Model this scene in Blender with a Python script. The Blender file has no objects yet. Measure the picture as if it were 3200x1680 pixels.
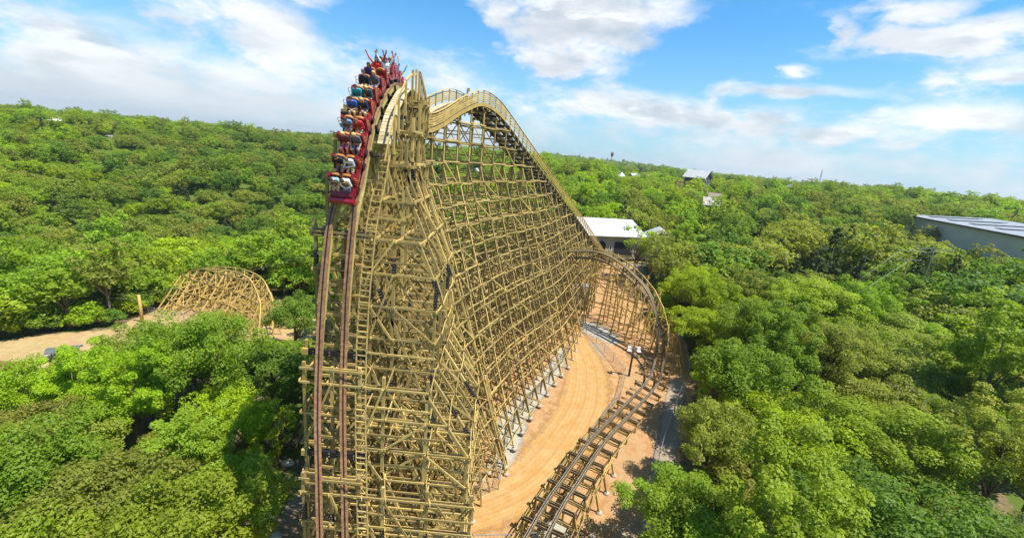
import bpy, bmesh, math, random
import numpy as np
from mathutils import Vector, Matrix
R_ = math.radians
random.seed(7); rng = np.random.default_rng(7)
SC = bpy.context.scene; COL = SC.collection

# ------------------------------------------------------------------ camera
FPX, WPX = 1342.0, 3200.0
PITCH = math.atan(353/FPX); ROLL = math.atan(.0976)
cF = Vector((0, math.cos(PITCH), -math.sin(PITCH))); cU0 = Vector((0, math.sin(PITCH), math.cos(PITCH))); cR0 = Vector((1, 0, 0))
cR = cR0*math.cos(ROLL)+cU0*math.sin(ROLL); cU = -cR0*math.sin(ROLL)+cU0*math.cos(ROLL)
cd = bpy.data.cameras.new('camera'); cam = bpy.data.objects.new('camera', cd); COL.objects.link(cam)
cd.sensor_width = 36; cd.lens = 36*FPX/WPX; cd.clip_start = .1; cd.clip_end = 30000
cam.matrix_world = Matrix(((cR.x, cU.x, -cF.x, 0), (cR.y, cU.y, -cF.y, 0), (cR.z, cU.z, -cF.z, 0), (0, 0, 0, 1)))
SC.camera = cam
def frame_pos(p):                 # where a world point falls in the frame; used to skip trees nobody could see
    p = Vector(p); d = p.dot(cF)
    if d < .5: return (-1e6, -1e6, d)
    return (1600+FPX*p.dot(cR)/d, 840-FPX*p.dot(cU)/d, d)

# ------------------------------------------------------------------ world, sun, exposure
SUN_EL, SUN_AZ = R_(64), R_(112)          # azimuth from +Y towards +X
sdir = Vector((math.sin(SUN_AZ)*math.cos(SUN_EL), math.cos(SUN_AZ)*math.cos(SUN_EL), math.sin(SUN_EL)))
sl = bpy.data.lights.new('sun', 'SUN'); sl.energy = 3.3; sl.angle = R_(.5); sl.color = (1, .95, .86)
so = bpy.data.objects.new('sun', sl); COL.objects.link(so); so.rotation_euler = (-sdir).to_track_quat('-Z', 'Y').to_euler()
SC.view_settings.view_transform = 'Standard'; SC.view_settings.look = 'None'; SC.view_settings.gamma = 1
SC.view_settings.use_curve_mapping = False; SC.view_settings.exposure = 1.32

class NT:
    def __init__(s, tree): s.t = tree; s.n = tree.nodes; s.l = tree.links
    def node(s, typ, **kw):
        n = s.n.new(typ)
        for k, v in kw.items(): setattr(n, k, v)
        return n
    def put(s, sock, v):
        if isinstance(v, bpy.types.NodeSocket): s.l.new(v, sock)
        elif v is not None: sock.default_value = v
    def m(s, op, a, b=None, c=None, clamp=False):
        n = s.node('ShaderNodeMath', operation=op, use_clamp=clamp)
        for i, v in enumerate((a, b, c)):
            if v is not None: s.put(n.inputs[i], v)
        return n.outputs[0]
    def mix(s, f, a, b, mode='MIX'):
        n = s.node('ShaderNodeMix', data_type='RGBA', blend_type=mode)
        s.put(n.inputs[0], f); s.put(n.inputs[6], a if not isinstance(a, tuple) else (*a[:3], 1)); s.put(n.inputs[7], b if not isinstance(b, tuple) else (*b[:3], 1))
        return n.outputs[2]
    def noise(s, vec, scale, detail=4, rough=.55, dist=0):
        n = s.node('ShaderNodeTexNoise'); s.put(n.inputs['Vector'], vec)
        n.inputs['Scale'].default_value = scale; n.inputs['Detail'].default_value = detail; n.inputs['Roughness'].default_value = rough; n.inputs['Distortion'].default_value = dist
        return n.outputs['Fac']
    def ramp(s, f, a, b, smooth=True):
        n = s.node('ShaderNodeMapRange', interpolation_type='SMOOTHSTEP' if smooth else 'LINEAR')
        s.put(n.inputs[0], f); n.inputs[1].default_value = a; n.inputs[2].default_value = b
        return n.outputs[0]

W = bpy.data.worlds.new('World'); SC.world = W; W.use_nodes = True
w = NT(W.node_tree); w.n.clear()
sky = w.node('ShaderNodeTexSky'); sky.sky_type = 'NISHITA'; sky.sun_disc = False
sky.sun_elevation = SUN_EL; sky.sun_rotation = SUN_AZ; sky.altitude = 300; sky.air_density = 1.0; sky.dust_density = .6; sky.ozone_density = 1.6
tc = w.node('ShaderNodeTexCoord'); sep = w.node('ShaderNodeSeparateXYZ'); w.l.new(tc.outputs['Generated'], sep.inputs[0])
X, Y, Z = sep.outputs
az = w.m('ARCTAN2', X, Y); el = w.m('ARCSINE', Z)
cmb = w.node('ShaderNodeCombineXYZ'); w.put(cmb.inputs[0], az); w.put(cmb.inputs[1], w.m('MULTIPLY', el, 2.1))
V = cmb.outputs[0]
n1 = w.noise(V, 3.2, 7, .6, .3); n2 = w.noise(V, 9.0, 5, .62); n3 = w.noise(V, 1.7, 3, .5)
azw = w.m('ADD', az, w.m('MULTIPLY', w.m('SUBTRACT', n2, .5), .16)); elw = w.m('ADD', el, w.m('MULTIPLY', w.m('SUBTRACT', n1, .5), .14))
# cloud banks: azimuth, elevation, half widths (degrees), strength
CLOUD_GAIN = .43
CLOUDS = [(-46.3, 6.1, 8.1, 3.8, 0.75), (-45.8, 2.4, 12.2, 3.5, 0.6), (-36.1, 2.8, 13.5, 3.4, 0.55), (-40.0, 5.9, 9.5, 2.3, 0.4), (-29.7, 10.3, 6.8, 3.9, 0.75), (-24.4, 13.5, 4.8, 1.8, 0.4), (-18.3, 10.1, 4.6, 2.0, 0.4), (-10.0, 7.4, 7.7, 2.5, 0.45), (6.6, 16.0, 13.0, 4.7, 1.15), (5.3, 11.6, 7.7, 2.0, 0.8), (12.6, 13.0, 5.8, 1.6, 0.5), (11.8, 6.7, 12.5, 2.5, 0.8), (26.1, 6.1, 7.9, 1.8, 0.8), (28.6, 8.9, 9.8, 1.0, 0.7), (29.0, 10.9, 2.3, 0.9, 0.8), (32.4, 14.9, 1.1, 1.1, 0.4), (40.9, 14.3, 6.9, 1.1, 0.8), (43.6, 10.4, 5.1, 1.5, 0.65), (43.1, 6.2, 8.7, 2.4, 0.85), (36.5, 4.7, 12.7, 1.8, 0.8), (-5.8, 2.9, 12.0, 2.3, 0.6), (-38.5, 10.3, 5.5, 0.8, 0.3), (38.2, 16.5, 3.4, 0.7, 0.35)]

dens = None
for a, e, ra, re, st in CLOUDS:
    dx = w.m('MULTIPLY', w.m('SUBTRACT', azw, R_(a)), 1/R_(ra)); dy = w.m('MULTIPLY', w.m('SUBTRACT', elw, R_(e)), 1/R_(re))
    d2 = w.m('ADD', w.m('MULTIPLY', dx, dx), w.m('MULTIPLY', dy, dy))
    v = w.m('MULTIPLY', w.m('SUBTRACT', 1.0, w.m('SQRT', d2)), st)
    dens = v if dens is None else w.m('SMOOTH_MAX', dens, v, .12)
dens = w.m('MAXIMUM', dens, w.m('ADD', w.m('MULTIPLY', el, -2.6), .36))    # veil towards the horizon
dn = w.m('ADD', dens, w.m('MULTIPLY', w.m('SUBTRACT', n1, .5), 3.0))
dn = w.m('ADD', dn, w.m('MULTIPLY', w.m('SUBTRACT', n2, .5), 1.3))
mask = w.ramp(w.m('ADD', dn, w.m('MULTIPLY', w.ramp(el, .40, .65), .9)), -.20, .55)  # extra cloud cover overhead, out of view, added as fill light
# grey undersides where the cloud is thick, brighter tufts elsewhere
thick = w.ramp(w.m('ADD', dens, w.m('MULTIPLY', w.m('SUBTRACT', w.noise(V, 6.5, 5, .6, .2), .5), 3.0)), -.05, .95)
ccol = w.mix(thick, (1.0, 1.0, 1.0), (.58, .65, .71))
ccol = w.mix(w.ramp(w.m('ADD', n3, w.m('MULTIPLY', n2, .35)), .62, .86), ccol, (.98, .985, 1.0))
cb2 = w.node('ShaderNodeCombineXYZ'); w.put(cb2.inputs[0], az); w.put(cb2.inputs[1], w.m('MULTIPLY', el, 3.4)); w.put(cb2.inputs[2], 3.7)
puff = w.noise(cb2.outputs[0], 5.0, 8, .58, .2)
ccol = w.mix(w.m('MULTIPLY', w.ramp(puff, .54, .36), .38), ccol, (.50, .57, .64))
ccol = w.mix(w.m('MULTIPLY', w.ramp(puff, .54, .64), .8), ccol, (1.08, 1.08, 1.08))
skyc = w.mix(1.0, sky.outputs[0], (.027, .064, .082), 'MULTIPLY')

hz = w.ramp(el, .30, -.02)
skyc = w.mix(w.m('MULTIPLY', hz, .72), skyc, (.215, .290, .325))
cc = w.mix(w.ramp(el, .13, -.03), ccol, (.72, .79, .82))
bgc = w.mix(w.m('MULTIPLY', mask, .94), skyc, w.mix(1.0, cc, w.mix(w.ramp(el, .42, .85), (CLOUD_GAIN,)*3, (3.0, 3.0, 2.9)), 'MULTIPLY'))  # unseen overhead clouds boosted well past the visible ones to soften the lighting
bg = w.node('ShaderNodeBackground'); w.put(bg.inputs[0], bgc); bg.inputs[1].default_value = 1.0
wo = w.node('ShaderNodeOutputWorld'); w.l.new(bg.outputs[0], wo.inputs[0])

# ------------------------------------------------------------------ materials
def bsdf(name):
    m = bpy.data.materials.new(name); m.use_nodes = True
    t = NT(m.node_tree); b = t.n['Principled BSDF']
    return m, t, b
def plain(name, col, rough=.6, metal=0, var=.12, scale=6, bump=0, coat=0):
    m, t, b = bsdf(name)
    o = t.node('ShaderNodeTexCoord').outputs['Object']
    n = t.noise(o, scale, 5, .6)
    c = t.mix(t.ramp(n, .3, .7), tuple(x*(1-var) for x in col), tuple(min(1, x*(1+var)) for x in col))
    t.put(b.inputs['Base Color'], c); b.inputs['Roughness'].default_value = rough; b.inputs['Metallic'].default_value = metal
    if coat: b.inputs['Coat Weight'].default_value = coat
    if bump:
        bn = t.node('ShaderNodeBump'); bn.inputs['Strength'].default_value = bump; bn.inputs['Distance'].default_value = .02
        t.put(bn.inputs['Height'], n); t.l.new(bn.outputs[0], b.inputs['Normal'])
    return m
def wood(name, a, b_, rough=.8):
    """sawn lumber: every board has its own tone, with streaks along its grain and weather stains"""
    m, t, b = bsdf(name)
    at = t.node('ShaderNodeAttribute'); at.attribute_name = 'tone'; tone = at.outputs['Fac']
    o = t.node('ShaderNodeTexCoord').outputs['Object']
    n = t.noise(o, 1.3, 6, .65); n2 = t.noise(o, 14, 3, .6)
    c = t.mix(tone, a, b_)
    c = t.mix(t.ramp(n, .42, .66), c, t.mix(.5, c, (.20, .17, .10)))
    c = t.mix(t.m('MULTIPLY', t.ramp(n2, .45, .8), .35), c, (.50, .42, .22))
    t.put(b.inputs['Base Color'], c); b.inputs['Roughness'].default_value = rough; b.inputs['Specular IOR Level'].default_value = .25
    bn = t.node('ShaderNodeBump'); bn.inputs['Strength'].default_value = .25; bn.inputs['Distance'].default_value = .01
    t.put(bn.inputs['Height'], n2); t.l.new(bn.outputs[0], b.inputs['Normal'])
    return m
M = {}
M['wood'] = wood('treated_pine', (.25, .17, .048), (.63, .445, .135))
M['wood_warm'] = wood('fresh_pine', (.40, .265, .055), (.62, .42, .12))
M['deck'] = wood('deck_board', (.46, .36, .19), (.64, .53, .33))
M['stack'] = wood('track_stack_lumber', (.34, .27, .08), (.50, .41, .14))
M['steel_dark'] = plain('black_steel', (.022, .02, .026), .45, .3, .3, 9)
M['bolt'] = plain('zinc_bolt', (.34, .34, .31), .4, .5)
M['rail'] = plain('rusty_running_rail', (.25, .125, .055), .6, .05, .35, 5)
M['rail_dark'] = plain('rail_groove', (.035, .027, .022), .4, .5, .3, 5)
M['rail_worn'] = plain('weathered_steel_rail', (.23, .185, .12), .5, .12, .35, 4)
M['brownwood'] = wood('brown_stained_timber', (.075, .05, .025), (.20, .135, .06))
M['concrete'] = plain('pale_concrete', (.36, .32, .25), .9, 0, .15, 5, .4)
M['turnrail'] = plain('dark_running_rail', (.10, .075, .05), .5, .12, .35, 4)
M['galv'] = plain('galvanised_steel', (.38, .39, .39), .5, .6, .15, 8)
M['red'] = plain('red_gloss_paint', (.34, .004, .016), .28, 0, .15, 3, 0, .6)
M['red_side'] = plain('dark_red_paint', (.24, .005, .014), .38, 0, .2, 3, 0, .3)
M['maroon'] = plain('maroon_paint', (.17, .008, .02), .4, 0, .2, 3)
M['tan'] = plain('tan_leather', (.45, .17, .035), .6, 0, .2, 9)
M['brass'] = plain('brass_tube', (.42, .27, .06), .4, .6, .15, 9)
M['rubber'] = plain('black_rubber', (.02, .02, .02), .8)
M['roofwhite'] = plain('white_metal_roof', (.50, .49, .46), .5, .1, .10, .7)
M['roofgrey'] = plain('grey_metal_roof', (.30, .31, .31), .5, .2, .12, .6)
M['roofbrown'] = plain('brown_roof', (.22, .17, .13), .8, 0, .2, 1)
M['wallgrey'] = plain('grey_panel_wall', (.52, .46, .34), .85, 0, .05, .2)
M['walltan'] = plain('tan_board_wall', (.36, .32, .21), .85, 0, .1, 2)
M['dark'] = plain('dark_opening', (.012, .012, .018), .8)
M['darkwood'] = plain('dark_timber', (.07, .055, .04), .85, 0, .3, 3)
M['rust'] = plain('reddish_roof', (.22, .085, .045), .7, 0, .2, 2)
M['white'] = plain('white_paint', (.8, .8, .78), .5)
M['rock'] = plain('pale_limestone', (.55, .47, .35), .9, 0, .25, 2, .6)
M['bark'] = plain('grey_brown_bark', (.16, .125, .085), .9, 0, .3, 6, .6)
M['barepale'] = plain('bleached_bark', (.30, .26, .19), .9, 0, .25, 6, .4)
M['wire'] = plain('pale_cable', (.22, .24, .17), .6)

def leafmat(name, lo, hi, tr):
    m, t, b = bsdf(name)
    at = t.node('ShaderNodeAttribute'); at.attribute_name = 'tone'
    oi = t.node('ShaderNodeObjectInfo').outputs['Random']
    c = t.mix(at.outputs['Fac'], lo, hi)
    hs = t.node('ShaderNodeHueSaturation')
    t.put(hs.inputs['Hue'], t.m('ADD', .474, t.m('MULTIPLY', oi, .030))); hs.inputs['Saturation'].default_value = 1.0
    t.put(hs.inputs['Value'], t.m('ADD', .80, t.m('MULTIPLY', t.m('FRACT', t.m('MULTIPLY', oi, 7.13)), .40))); t.put(hs.inputs['Color'], c)
    t.put(b.inputs['Base Color'], hs.outputs[0]); b.inputs['Roughness'].default_value = .55; b.inputs['Specular IOR Level'].default_value = .25
    tl = t.node('ShaderNodeBsdfTranslucent'); t.put(tl.inputs[0], t.mix(1.0, hs.outputs[0], tr, 'MULTIPLY'))
    ms = t.node('ShaderNodeMixShader'); ms.inputs[0].default_value = .46
    t.l.new(b.outputs[0], ms.inputs[1]); t.l.new(tl.outputs[0], ms.inputs[2]); t.l.new(ms.outputs[0], t.n['Material Output'].inputs[0])
    return m
LEAF = {
 'green': leafmat('leaves_green', (.160, .245, .014), (.260, .380, .030), (1.55, 1.6, .6)),
 'bright': leafmat('leaves_bright', (.205, .310, .007), (.325, .450, .018), (1.55, 1.6, .6)),
 'olive': leafmat('leaves_olive', (.180, .215, .026), (.290, .340, .050), (1.5, 1.55, .7)),
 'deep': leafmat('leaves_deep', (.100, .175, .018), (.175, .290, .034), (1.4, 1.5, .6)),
 'pine': leafmat('needles_dark', (.046, .072, .018), (.095, .130, .036), (1.1, 1.2, .6)),
}

# ------------------------------------------------------------------ mesh builder
class MB:
    def __init__(s): s.v = []; s.f = []; s.mi = []; s.tone = []; s.sm = []
    def add(s, vs, fs, mi=0, tone=None, smooth=False):
        o = len(s.v); t = random.random() if tone is None else tone
        s.v += [tuple(v) for v in vs]; s.tone += [t]*len(vs)
        for f in fs: s.f.append(tuple(i+o for i in f)); s.mi.append(mi); s.sm.append(smooth)
    def beam(s, p, q, w=.15, h=.15, up=None, mi=0, tone=None):
        p = Vector(p); q = Vector(q); d = q-p
        if d.length < 1e-4: return
        d.normalize(); up = Vector(up) if up is not None else (Vector((0, 0, 1)) if abs(d.z) < .9 else Vector((1, 0, 0)))
        x = d.cross(up)
        if x.length < 1e-4: x = d.orthogonal()
        x.normalize(); y = x.cross(d)
        x = x*(w/2); y = y*(h/2)
        s.add([p-x-y, p+x-y, p+x+y, p-x+y, q-x-y, q+x-y, q+x+y, q-x+y],
              [(0, 1, 2, 3), (7, 6, 5, 4), (0, 4, 5, 1), (1, 5, 6, 2), (2, 6, 7, 3), (3, 7, 4, 0)], mi, tone)
    def box(s, c, sz, mi=0, rot=0, tone=None):
        c = Vector(c); a, b, e = sz[0]/2, sz[1]/2, sz[2]/2; r = Matrix.Rotation(rot, 3, 'Z')
        vs = [c+r@Vector((x*a, y*b, z*e)) for z in (-1, 1) for x, y in ((-1, -1), (1, -1), (1, 1), (-1, 1))]
        s.add(vs, [(3, 2, 1, 0), (4, 5, 6, 7), (0, 1, 5, 4), (1, 2, 6, 5), (2, 3, 7, 6), (3, 0, 4, 7)], mi, tone)
    def tube(s, pts, r, n=6, mi=0, closed=False, tone=None):
        pts = [Vector(p) for p in pts]; rs = r if isinstance(r, (list, tuple)) else [r]*len(pts)
        vs = []; fs = []; ref = None
        for i, p in enumerate(pts):
            d = (pts[min(i+1, len(pts)-1)]-pts[max(i-1, 0)]).normalized()
            x = (ref-d*ref.dot(d)) if ref else d.orthogonal()
            if x.length < 1e-4: x = d.orthogonal()
            x.normalize(); ref = x; y = d.cross(x)
            for k in range(n):
                a = 2*math.pi*k/n; vs.append(p+(x*math.cos(a)+y*math.sin(a))*rs[i])
        for i in range(len(pts)-1):
            for k in range(n): fs.append((i*n+k, i*n+(k+1) % n, (i+1)*n+(k+1) % n, (i+1)*n+k))
        fs.append(tuple(range(n-1, -1, -1))); fs.append(tuple((len(pts)-1)*n+k for k in range(n)))
        s.add(vs, fs, mi, tone, True)
    def sweep(s, frames, prof, mi=0, tone=None):
        """prof: closed polygon of (lateral, up) swept along frames (P, L, U)"""
        n = len(prof); vs = [P+L*a+U*b for P, L, U in frames for a, b in prof]; fs = []
        for i in range(len(frames)-1):
            for k in range(n): fs.append((i*n+k, i*n+(k+1) % n, (i+1)*n+(k+1) % n, (i+1)*n+k))
        fs.append(tuple(range(n-1, -1, -1))); fs.append(tuple((len(frames)-1)*n+k for k in range(n)))
        s.add(vs, fs, mi, tone)
    def prism(s, poly, x0, x1, mi=0, tone=None):
        """poly in (y,z) extruded along x"""
        n = len(poly); vs = [(x0, a, b) for a, b in poly]+[(x1, a, b) for a, b in poly]
        fs = [tuple(range(n)), tuple(range(2*n-1, n-1, -1))]+[((k+1) % n, k, n+k, n+(k+1) % n) for k in range(n)]
        s.add(vs, fs, mi, tone)
    def quad(s, a, b, c, d, mi=0): s.add([a, b, c, d], [(0, 1, 2, 3)], mi)
    def mesh(s, name, mats):
        me = bpy.data.meshes.new(name); me.from_pydata(s.v, [], s.f)
        me.polygons.foreach_set('material_index', s.mi); me.polygons.foreach_set('use_smooth', s.sm)
        at = me.attributes.new('tone', 'FLOAT', 'POINT'); at.data.foreach_set('value', s.tone)
        for m in (mats if isinstance(mats, (list, tuple)) else [mats]): me.materials.append(m)
        me.update(); return me
    def build(s, name, mats, parent=None, **kw):
        if not s.v: return None
        o = bpy.data.objects.new(name, s.mesh(name, mats)); COL.objects.link(o)
        if parent: o.parent = parent
        for k, v in kw.items(): o[k] = v
        return o
def empty(name, loc=(0, 0, 0), label=None, cat=None, group=None, rz=0):
    o = bpy.data.objects.new(name, None); COL.objects.link(o); o.location = loc; o.rotation_euler = (0, 0, rz); o.empty_display_size = .3
    if label: o['label'] = label
    if cat: o['category'] = cat
    if group: o['group'] = group
    return o
def dup(root, loc=None, label=None, rz=None, sc=None):
    r = root.copy(); COL.objects.link(r)
    if loc is not None: r.location = loc
    if rz is not None: r.rotation_euler = (0, 0, rz)
    if sc is not None: r.scale = (sc, sc, sc)
    if label: r['label'] = label
    for ch in list(root.children):
        c = ch.copy(); COL.objects.link(c); c.parent = r
        for g in ch.children:
            d = g.copy(); COL.objects.link(d); d.parent = c
    return r

# ------------------------------------------------------------------ terrain
Cd = [(0, -30), (25, -29.6), (33, -29), (40, -28.3), (52, -27.2), (65, -26), (95, -23), (130, -21.5), (200, -17.5), (300, -13), (450, -11), (700, -11), (1000, -13), (2200, -16), (30000, -20)]
Ld = [(0, -30), (45, -30.4), (70, -31), (88, -31.8), (98, -33.5), (130, -38.5), (175, -39.5), (215, -31), (270, -24), (340, -15), (420, -10.5), (600, -11.5), (1000, -13), (2200, -18), (30000, -22)]
HILLS = [(215, 1520, 240, 190, 13), (60, 1500, 160, 160, 10), (400, 1550, 170, 160, 8), (560, 1560, 160, 150, 6), (800, 1480, 200, 150, 6), (-250, 900, 260, 130, 9),
         (-150, 430, 130, 60, 2), (2600, 3300, 900, 400, 14), (330, 330, 90, 70, 4), (-120, 190, 34, 26, 6), (-225, 240, 50, 34, 3), (-60, 235, 40, 30, 5), (-150, 290, 60, 30, 5), (60, 170, 30, 24, 3), (140, 210, 45, 30, 3), (-40, 330, 60, 30, 4)]
def zg(x, y):
    x = np.asarray(x, float); y = np.asarray(y, float)
    d = np.hypot(x, y); ph = np.degrees(np.arctan2(x, y))
    c = np.interp(d, *zip(*Cd)); l = np.interp(d, *zip(*Ld))
    t = np.clip((ph+21)/13, 0, 1); t = t*t*(3-2*t)
    t = np.where(d < 30, t*.0+np.clip((ph+40)/30, 0, 1), t)
    z = l*(1-t)+c*t
    for hx, hy, rx, ry, h in HILLS: z = z+h*np.exp(-((x-hx)/rx)**2-((y-hy)/ry)**2)
    amp = np.clip((d-60)/200, 0, 1)
    z = z+amp*(1.6*np.sin(x/41+1.3)*np.cos(y/53)+1.0*np.sin(x/17+y/23))+.10*np.sin(x/2.1)*np.cos(y/2.7)*(d < 150)
    return z
def g1(x, y): return float(zg(x, y))

def poly_sd(px, py, poly):
    """signed distance to a polygon, positive inside"""
    px = np.asarray(px, float); py = np.asarray(py, float); ins = np.zeros(px.shape, bool); best = np.full(px.shape, 1e9)
    n = len(poly)
    for i in range(n):
        x0, y0 = poly[i]; x1, y1 = poly[(i+1) % n]
        ex, ey = x1-x0, y1-y0; t = np.clip(((px-x0)*ex+(py-y0)*ey)/(ex*ex+ey*ey), 0, 1)
        best = np.minimum(best, np.hypot(px-x0-t*ex, py-y0-t*ey))
        cr = ((y0 > py) != (y1 > py)); xi = x0+(py-y0)*ex/(ey if ey else 1e-9); ins ^= cr & (px < xi)
    return np.where(ins, best, -best)
COURT = [(-17.5, 10), (-17.5, 24), (-16.5, 38), (-16, 60), (-8, 84), (8, 104), (32, 106), (28, 76), (28, 62), (25, 50), (19, 38), (14, 29), (12, 18), (10, 8)]
LEFTC = [(-90, 47), (-72, 55), (-61, 61), (-66, 79), (-50, 85), (-33, 74), (-29, 63), (-38, 51), (-50, 46), (-62, 44), (-80, 36)]
def sheet(name, mat, attrs=None, **kw): pass

a_ = np.linspace(-1, 1, 521); k_ = 5.2
gx = 30*np.sinh(k_*a_)/np.sinh(k_)*200/1.0*(1/ (1.0)); gx = 6000*np.sinh(7.2*a_)/np.sinh(7.2)
gy = gx+38
XX, YY = np.meshgrid(gx, gy); ZZ = zg(XX, YY)
n_ = len(gx); idx = np.arange(n_*n_).reshape(n_, n_)
fc = np.stack([idx[:-1, :-1], idx[:-1, 1:], idx[1:, 1:], idx[1:, :-1]], -1).reshape(-1, 4)
me = bpy.data.meshes.new('ground'); me.from_pydata(np.stack([XX, YY, ZZ], -1).reshape(-1, 3).tolist(), [], fc.tolist())
me.polygons.foreach_set('use_smooth', [True]*len(me.polygons))
dC = poly_sd(XX, YY, COURT); dL = poly_sd(XX, YY, LEFTC); dd = np.hypot(XX, YY)
for nm, val in (('dirt', np.clip(.5+dC/3, 0, 1)), ('sand', np.clip(.5+dL/3, 0, 1)), ('far', np.clip((dd-95)/60, 0, 1))):
    me.attributes.new(nm, 'FLOAT', 'POINT').data.foreach_set('value', val.ravel())
gm, t, b = bsdf('earth')
def A(nm):
    a = t.node('ShaderNodeAttribute'); a.attribute_name = nm; return a.outputs['Fac']
o = t.node('ShaderNodeTexCoord').outputs['Object']
na = t.noise(o, .22, 6, .62); nb = t.noise(o, 1.4, 6, .65); nc = t.noise(o, 7, 4, .6); nd = t.noise(o, .08, 3, .5)
litter = t.mix(t.ramp(nb, .35, .65), (.10, .070, .040), (.22, .15, .09))
litter = t.mix(t.ramp(nc, .55, .75), litter, (.33, .25, .17))
litter = t.mix(t.ramp(na, .46, .56), litter, (.085, .125, .020))
dirt = t.mix(t.ramp(nb, .3, .7), (.33, .160, .060), (.42, .265, .130))
dirt = t.mix(t.ramp(nc, .5, .78), dirt, (.40, .26, .15))
dirt = t.mix(t.ramp(na, .52, .70), dirt, (.37, .24, .12))
dirt = t.mix(t.ramp(nd, .55, .70), dirt, (.27, .25, .19))
sand = t.mix(t.ramp(nb, .3, .7), (.35, .24, .095), (.43, .32, .16))
sand = t.mix(t.ramp(na, .50, .64), sand, (.40, .22, .14))
col = t.mix(t.ramp(t.m('ADD', A('dirt'), t.m('MULTIPLY', t.m('SUBTRACT', nb, .5), .9)), .40, .60), litter, dirt)
col = t.mix(t.ramp(t.m('ADD', A('sand'), t.m('MULTIPLY', t.m('SUBTRACT', nb, .5), .9)), .40, .60), col, sand)
col = t.mix(A('far'), col, (.085, .125, .020))
t.put(b.inputs['Base Color'], col); b.inputs['Roughness'].default_value = .95; b.inputs['Specular IOR Level'].default_value = .1
bn = t.node('ShaderNodeBump'); bn.inputs['Strength'].default_value = .7; bn.inputs['Distance'].default_value = .12
t.put(bn.inputs['Height'], t.m('ADD', nb, t.m('MULTIPLY', nc, .6))); t.l.new(bn.outputs[0], b.inputs['Normal'])
me.materials.append(gm)
ground = bpy.data.objects.new('ground', me); COL.objects.link(ground); ground['kind'] = 'structure'

def catmull(pts, n=8):
    pts = [Vector(p) for p in pts]; P = [pts[0]*2-pts[1]]+pts+[pts[-1]*2-pts[-2]]; out = []
    for i in range(1, len(P)-2):
        a, b2, c, d = P[i-1:i+3]
        for k in range(n):
            u = k/n; out.append(.5*((2*b2)+(c-a)*u+(2*a-5*b2+4*c-d)*u*u+(-a+3*b2-3*c+d)*u**3))
    out.append(pts[-1]); return out
def strip(name, line, widths, mat, lift, across=10, n=10, rag=.0):
    """a sheet lying on the ground along a line; attribute 'u' runs -1..1 across it"""
    L = catmull([(p[0], p[1], w) for p, w in zip(line, widths)], n); vs = []; us = []; fs = []
    for i, p in enumerate(L):
        d = (L[min(i+1, len(L)-1)]-L[max(i-1, 0)]); d.z = 0; d.normalize(); s_ = Vector((d.y, -d.x, 0))
        for k in range(across+1):
            u = -1+2*k/across; w_ = p.z/2*(1+rag*math.sin(i*1.7+k)*abs(u))
            q = Vector((p.x, p.y, 0))+s_*(u*w_); vs.append((q.x, q.y, g1(q.x, q.y)+lift)); us.append(u)
    m_ = across+1
    for i in range(len(L)-1):
        for k in range(across): fs.append((i*m_+k, i*m_+k+1, (i+1)*m_+k+1, (i+1)*m_+k))
    me = bpy.data.meshes.new(name); me.from_pydata(vs, [], fs); me.polygons.foreach_set('use_smooth', [True]*len(fs))
    me.attributes.new('u', 'FLOAT', 'POINT').data.foreach_set('value', us); me.materials.append(mat)
    o = bpy.data.objects.new(name, me); COL.objects.link(o); o['kind'] = 'structure'; return o
def stripmat(name, base, var, edge, rut=None, fine=None):
    m, t, b = bsdf(name)
    at = t.node('ShaderNodeAttribute'); at.attribute_name = 'u'; u = at.outputs['Fac']; au = t.m('ABSOLUTE', u)
    o = t.node('ShaderNodeTexCoord').outputs['Object']
    nb = t.noise(o, 1.1, 6, .65); nc = t.noise(o, 9, 4, .6); na = t.noise(o, .3, 3, .5)
    c = t.mix(t.ramp(nb, .3, .7), base, var)
    if fine: c = t.mix(t.ramp(nc, .42, .62), c, fine)
    if rut:
        s_ = t.m('SINE', t.m('ADD', t.m('MULTIPLY', u, 15.0), t.m('MULTIPLY', na, 2.2)))
        c = t.mix(t.m('MULTIPLY', t.m('MULTIPLY', t.ramp(s_, .35, 1), t.ramp(nb, .25, .6)), .28), c, rut)
        s2 = t.m('SINE', t.m('ADD', t.m('MULTIPLY', u, 47.0), t.m('MULTIPLY', nb, 1.6)))
        c = t.mix(t.m('MULTIPLY', t.ramp(s2, .3, 1), .25), c, edge)
    t.put(b.inputs['Base Color'], c); b.inputs['Roughness'].default_value = .95; b.inputs['Specular IOR Level'].default_value = .1
    bn = t.node('ShaderNodeBump'); bn.inputs['Strength'].default_value = .8; bn.inputs['Distance'].default_value = .06
    t.put(bn.inputs['Height'], t.m('ADD', nb, t.m('MULTIPLY', nc, .7))); t.l.new(bn.outputs[0], b.inputs['Normal'])
    # worn irregular edge: the sheet is not there beyond it
    e = t.ramp(t.m('ADD', t.m('ADD', au, t.m('MULTIPLY', t.m('SUBTRACT', nb, .5), 1.1)), t.m('MULTIPLY', t.m('SUBTRACT', nc, .5), .5)), .98, .66)
    tr = t.node('ShaderNodeBsdfTransparent'); ms = t.node('ShaderNodeMixShader'); t.put(ms.inputs[0], e)
    t.l.new(tr.outputs[0], ms.inputs[1]); t.l.new(b.outputs[0], ms.inputs[2]); t.l.new(ms.outputs[0], t.n['Material Output'].inputs[0])
    return m
M_road = stripmat('packed_orange_dirt', (.39, .215, .068), (.46, .29, .125), (.30, .145, .050), rut=(.28, .125, .042))
M_grav = stripmat('white_gravel', (.26, .25, .21), (.36, .34, .28), (.2, .2, .2), fine=(.38, .35, .28))
M_path = stripmat('worn_concrete_path', (.25, .19, .13), (.30, .24, .17), (.2, .2, .2), fine=(.33, .27, .20))
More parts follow.
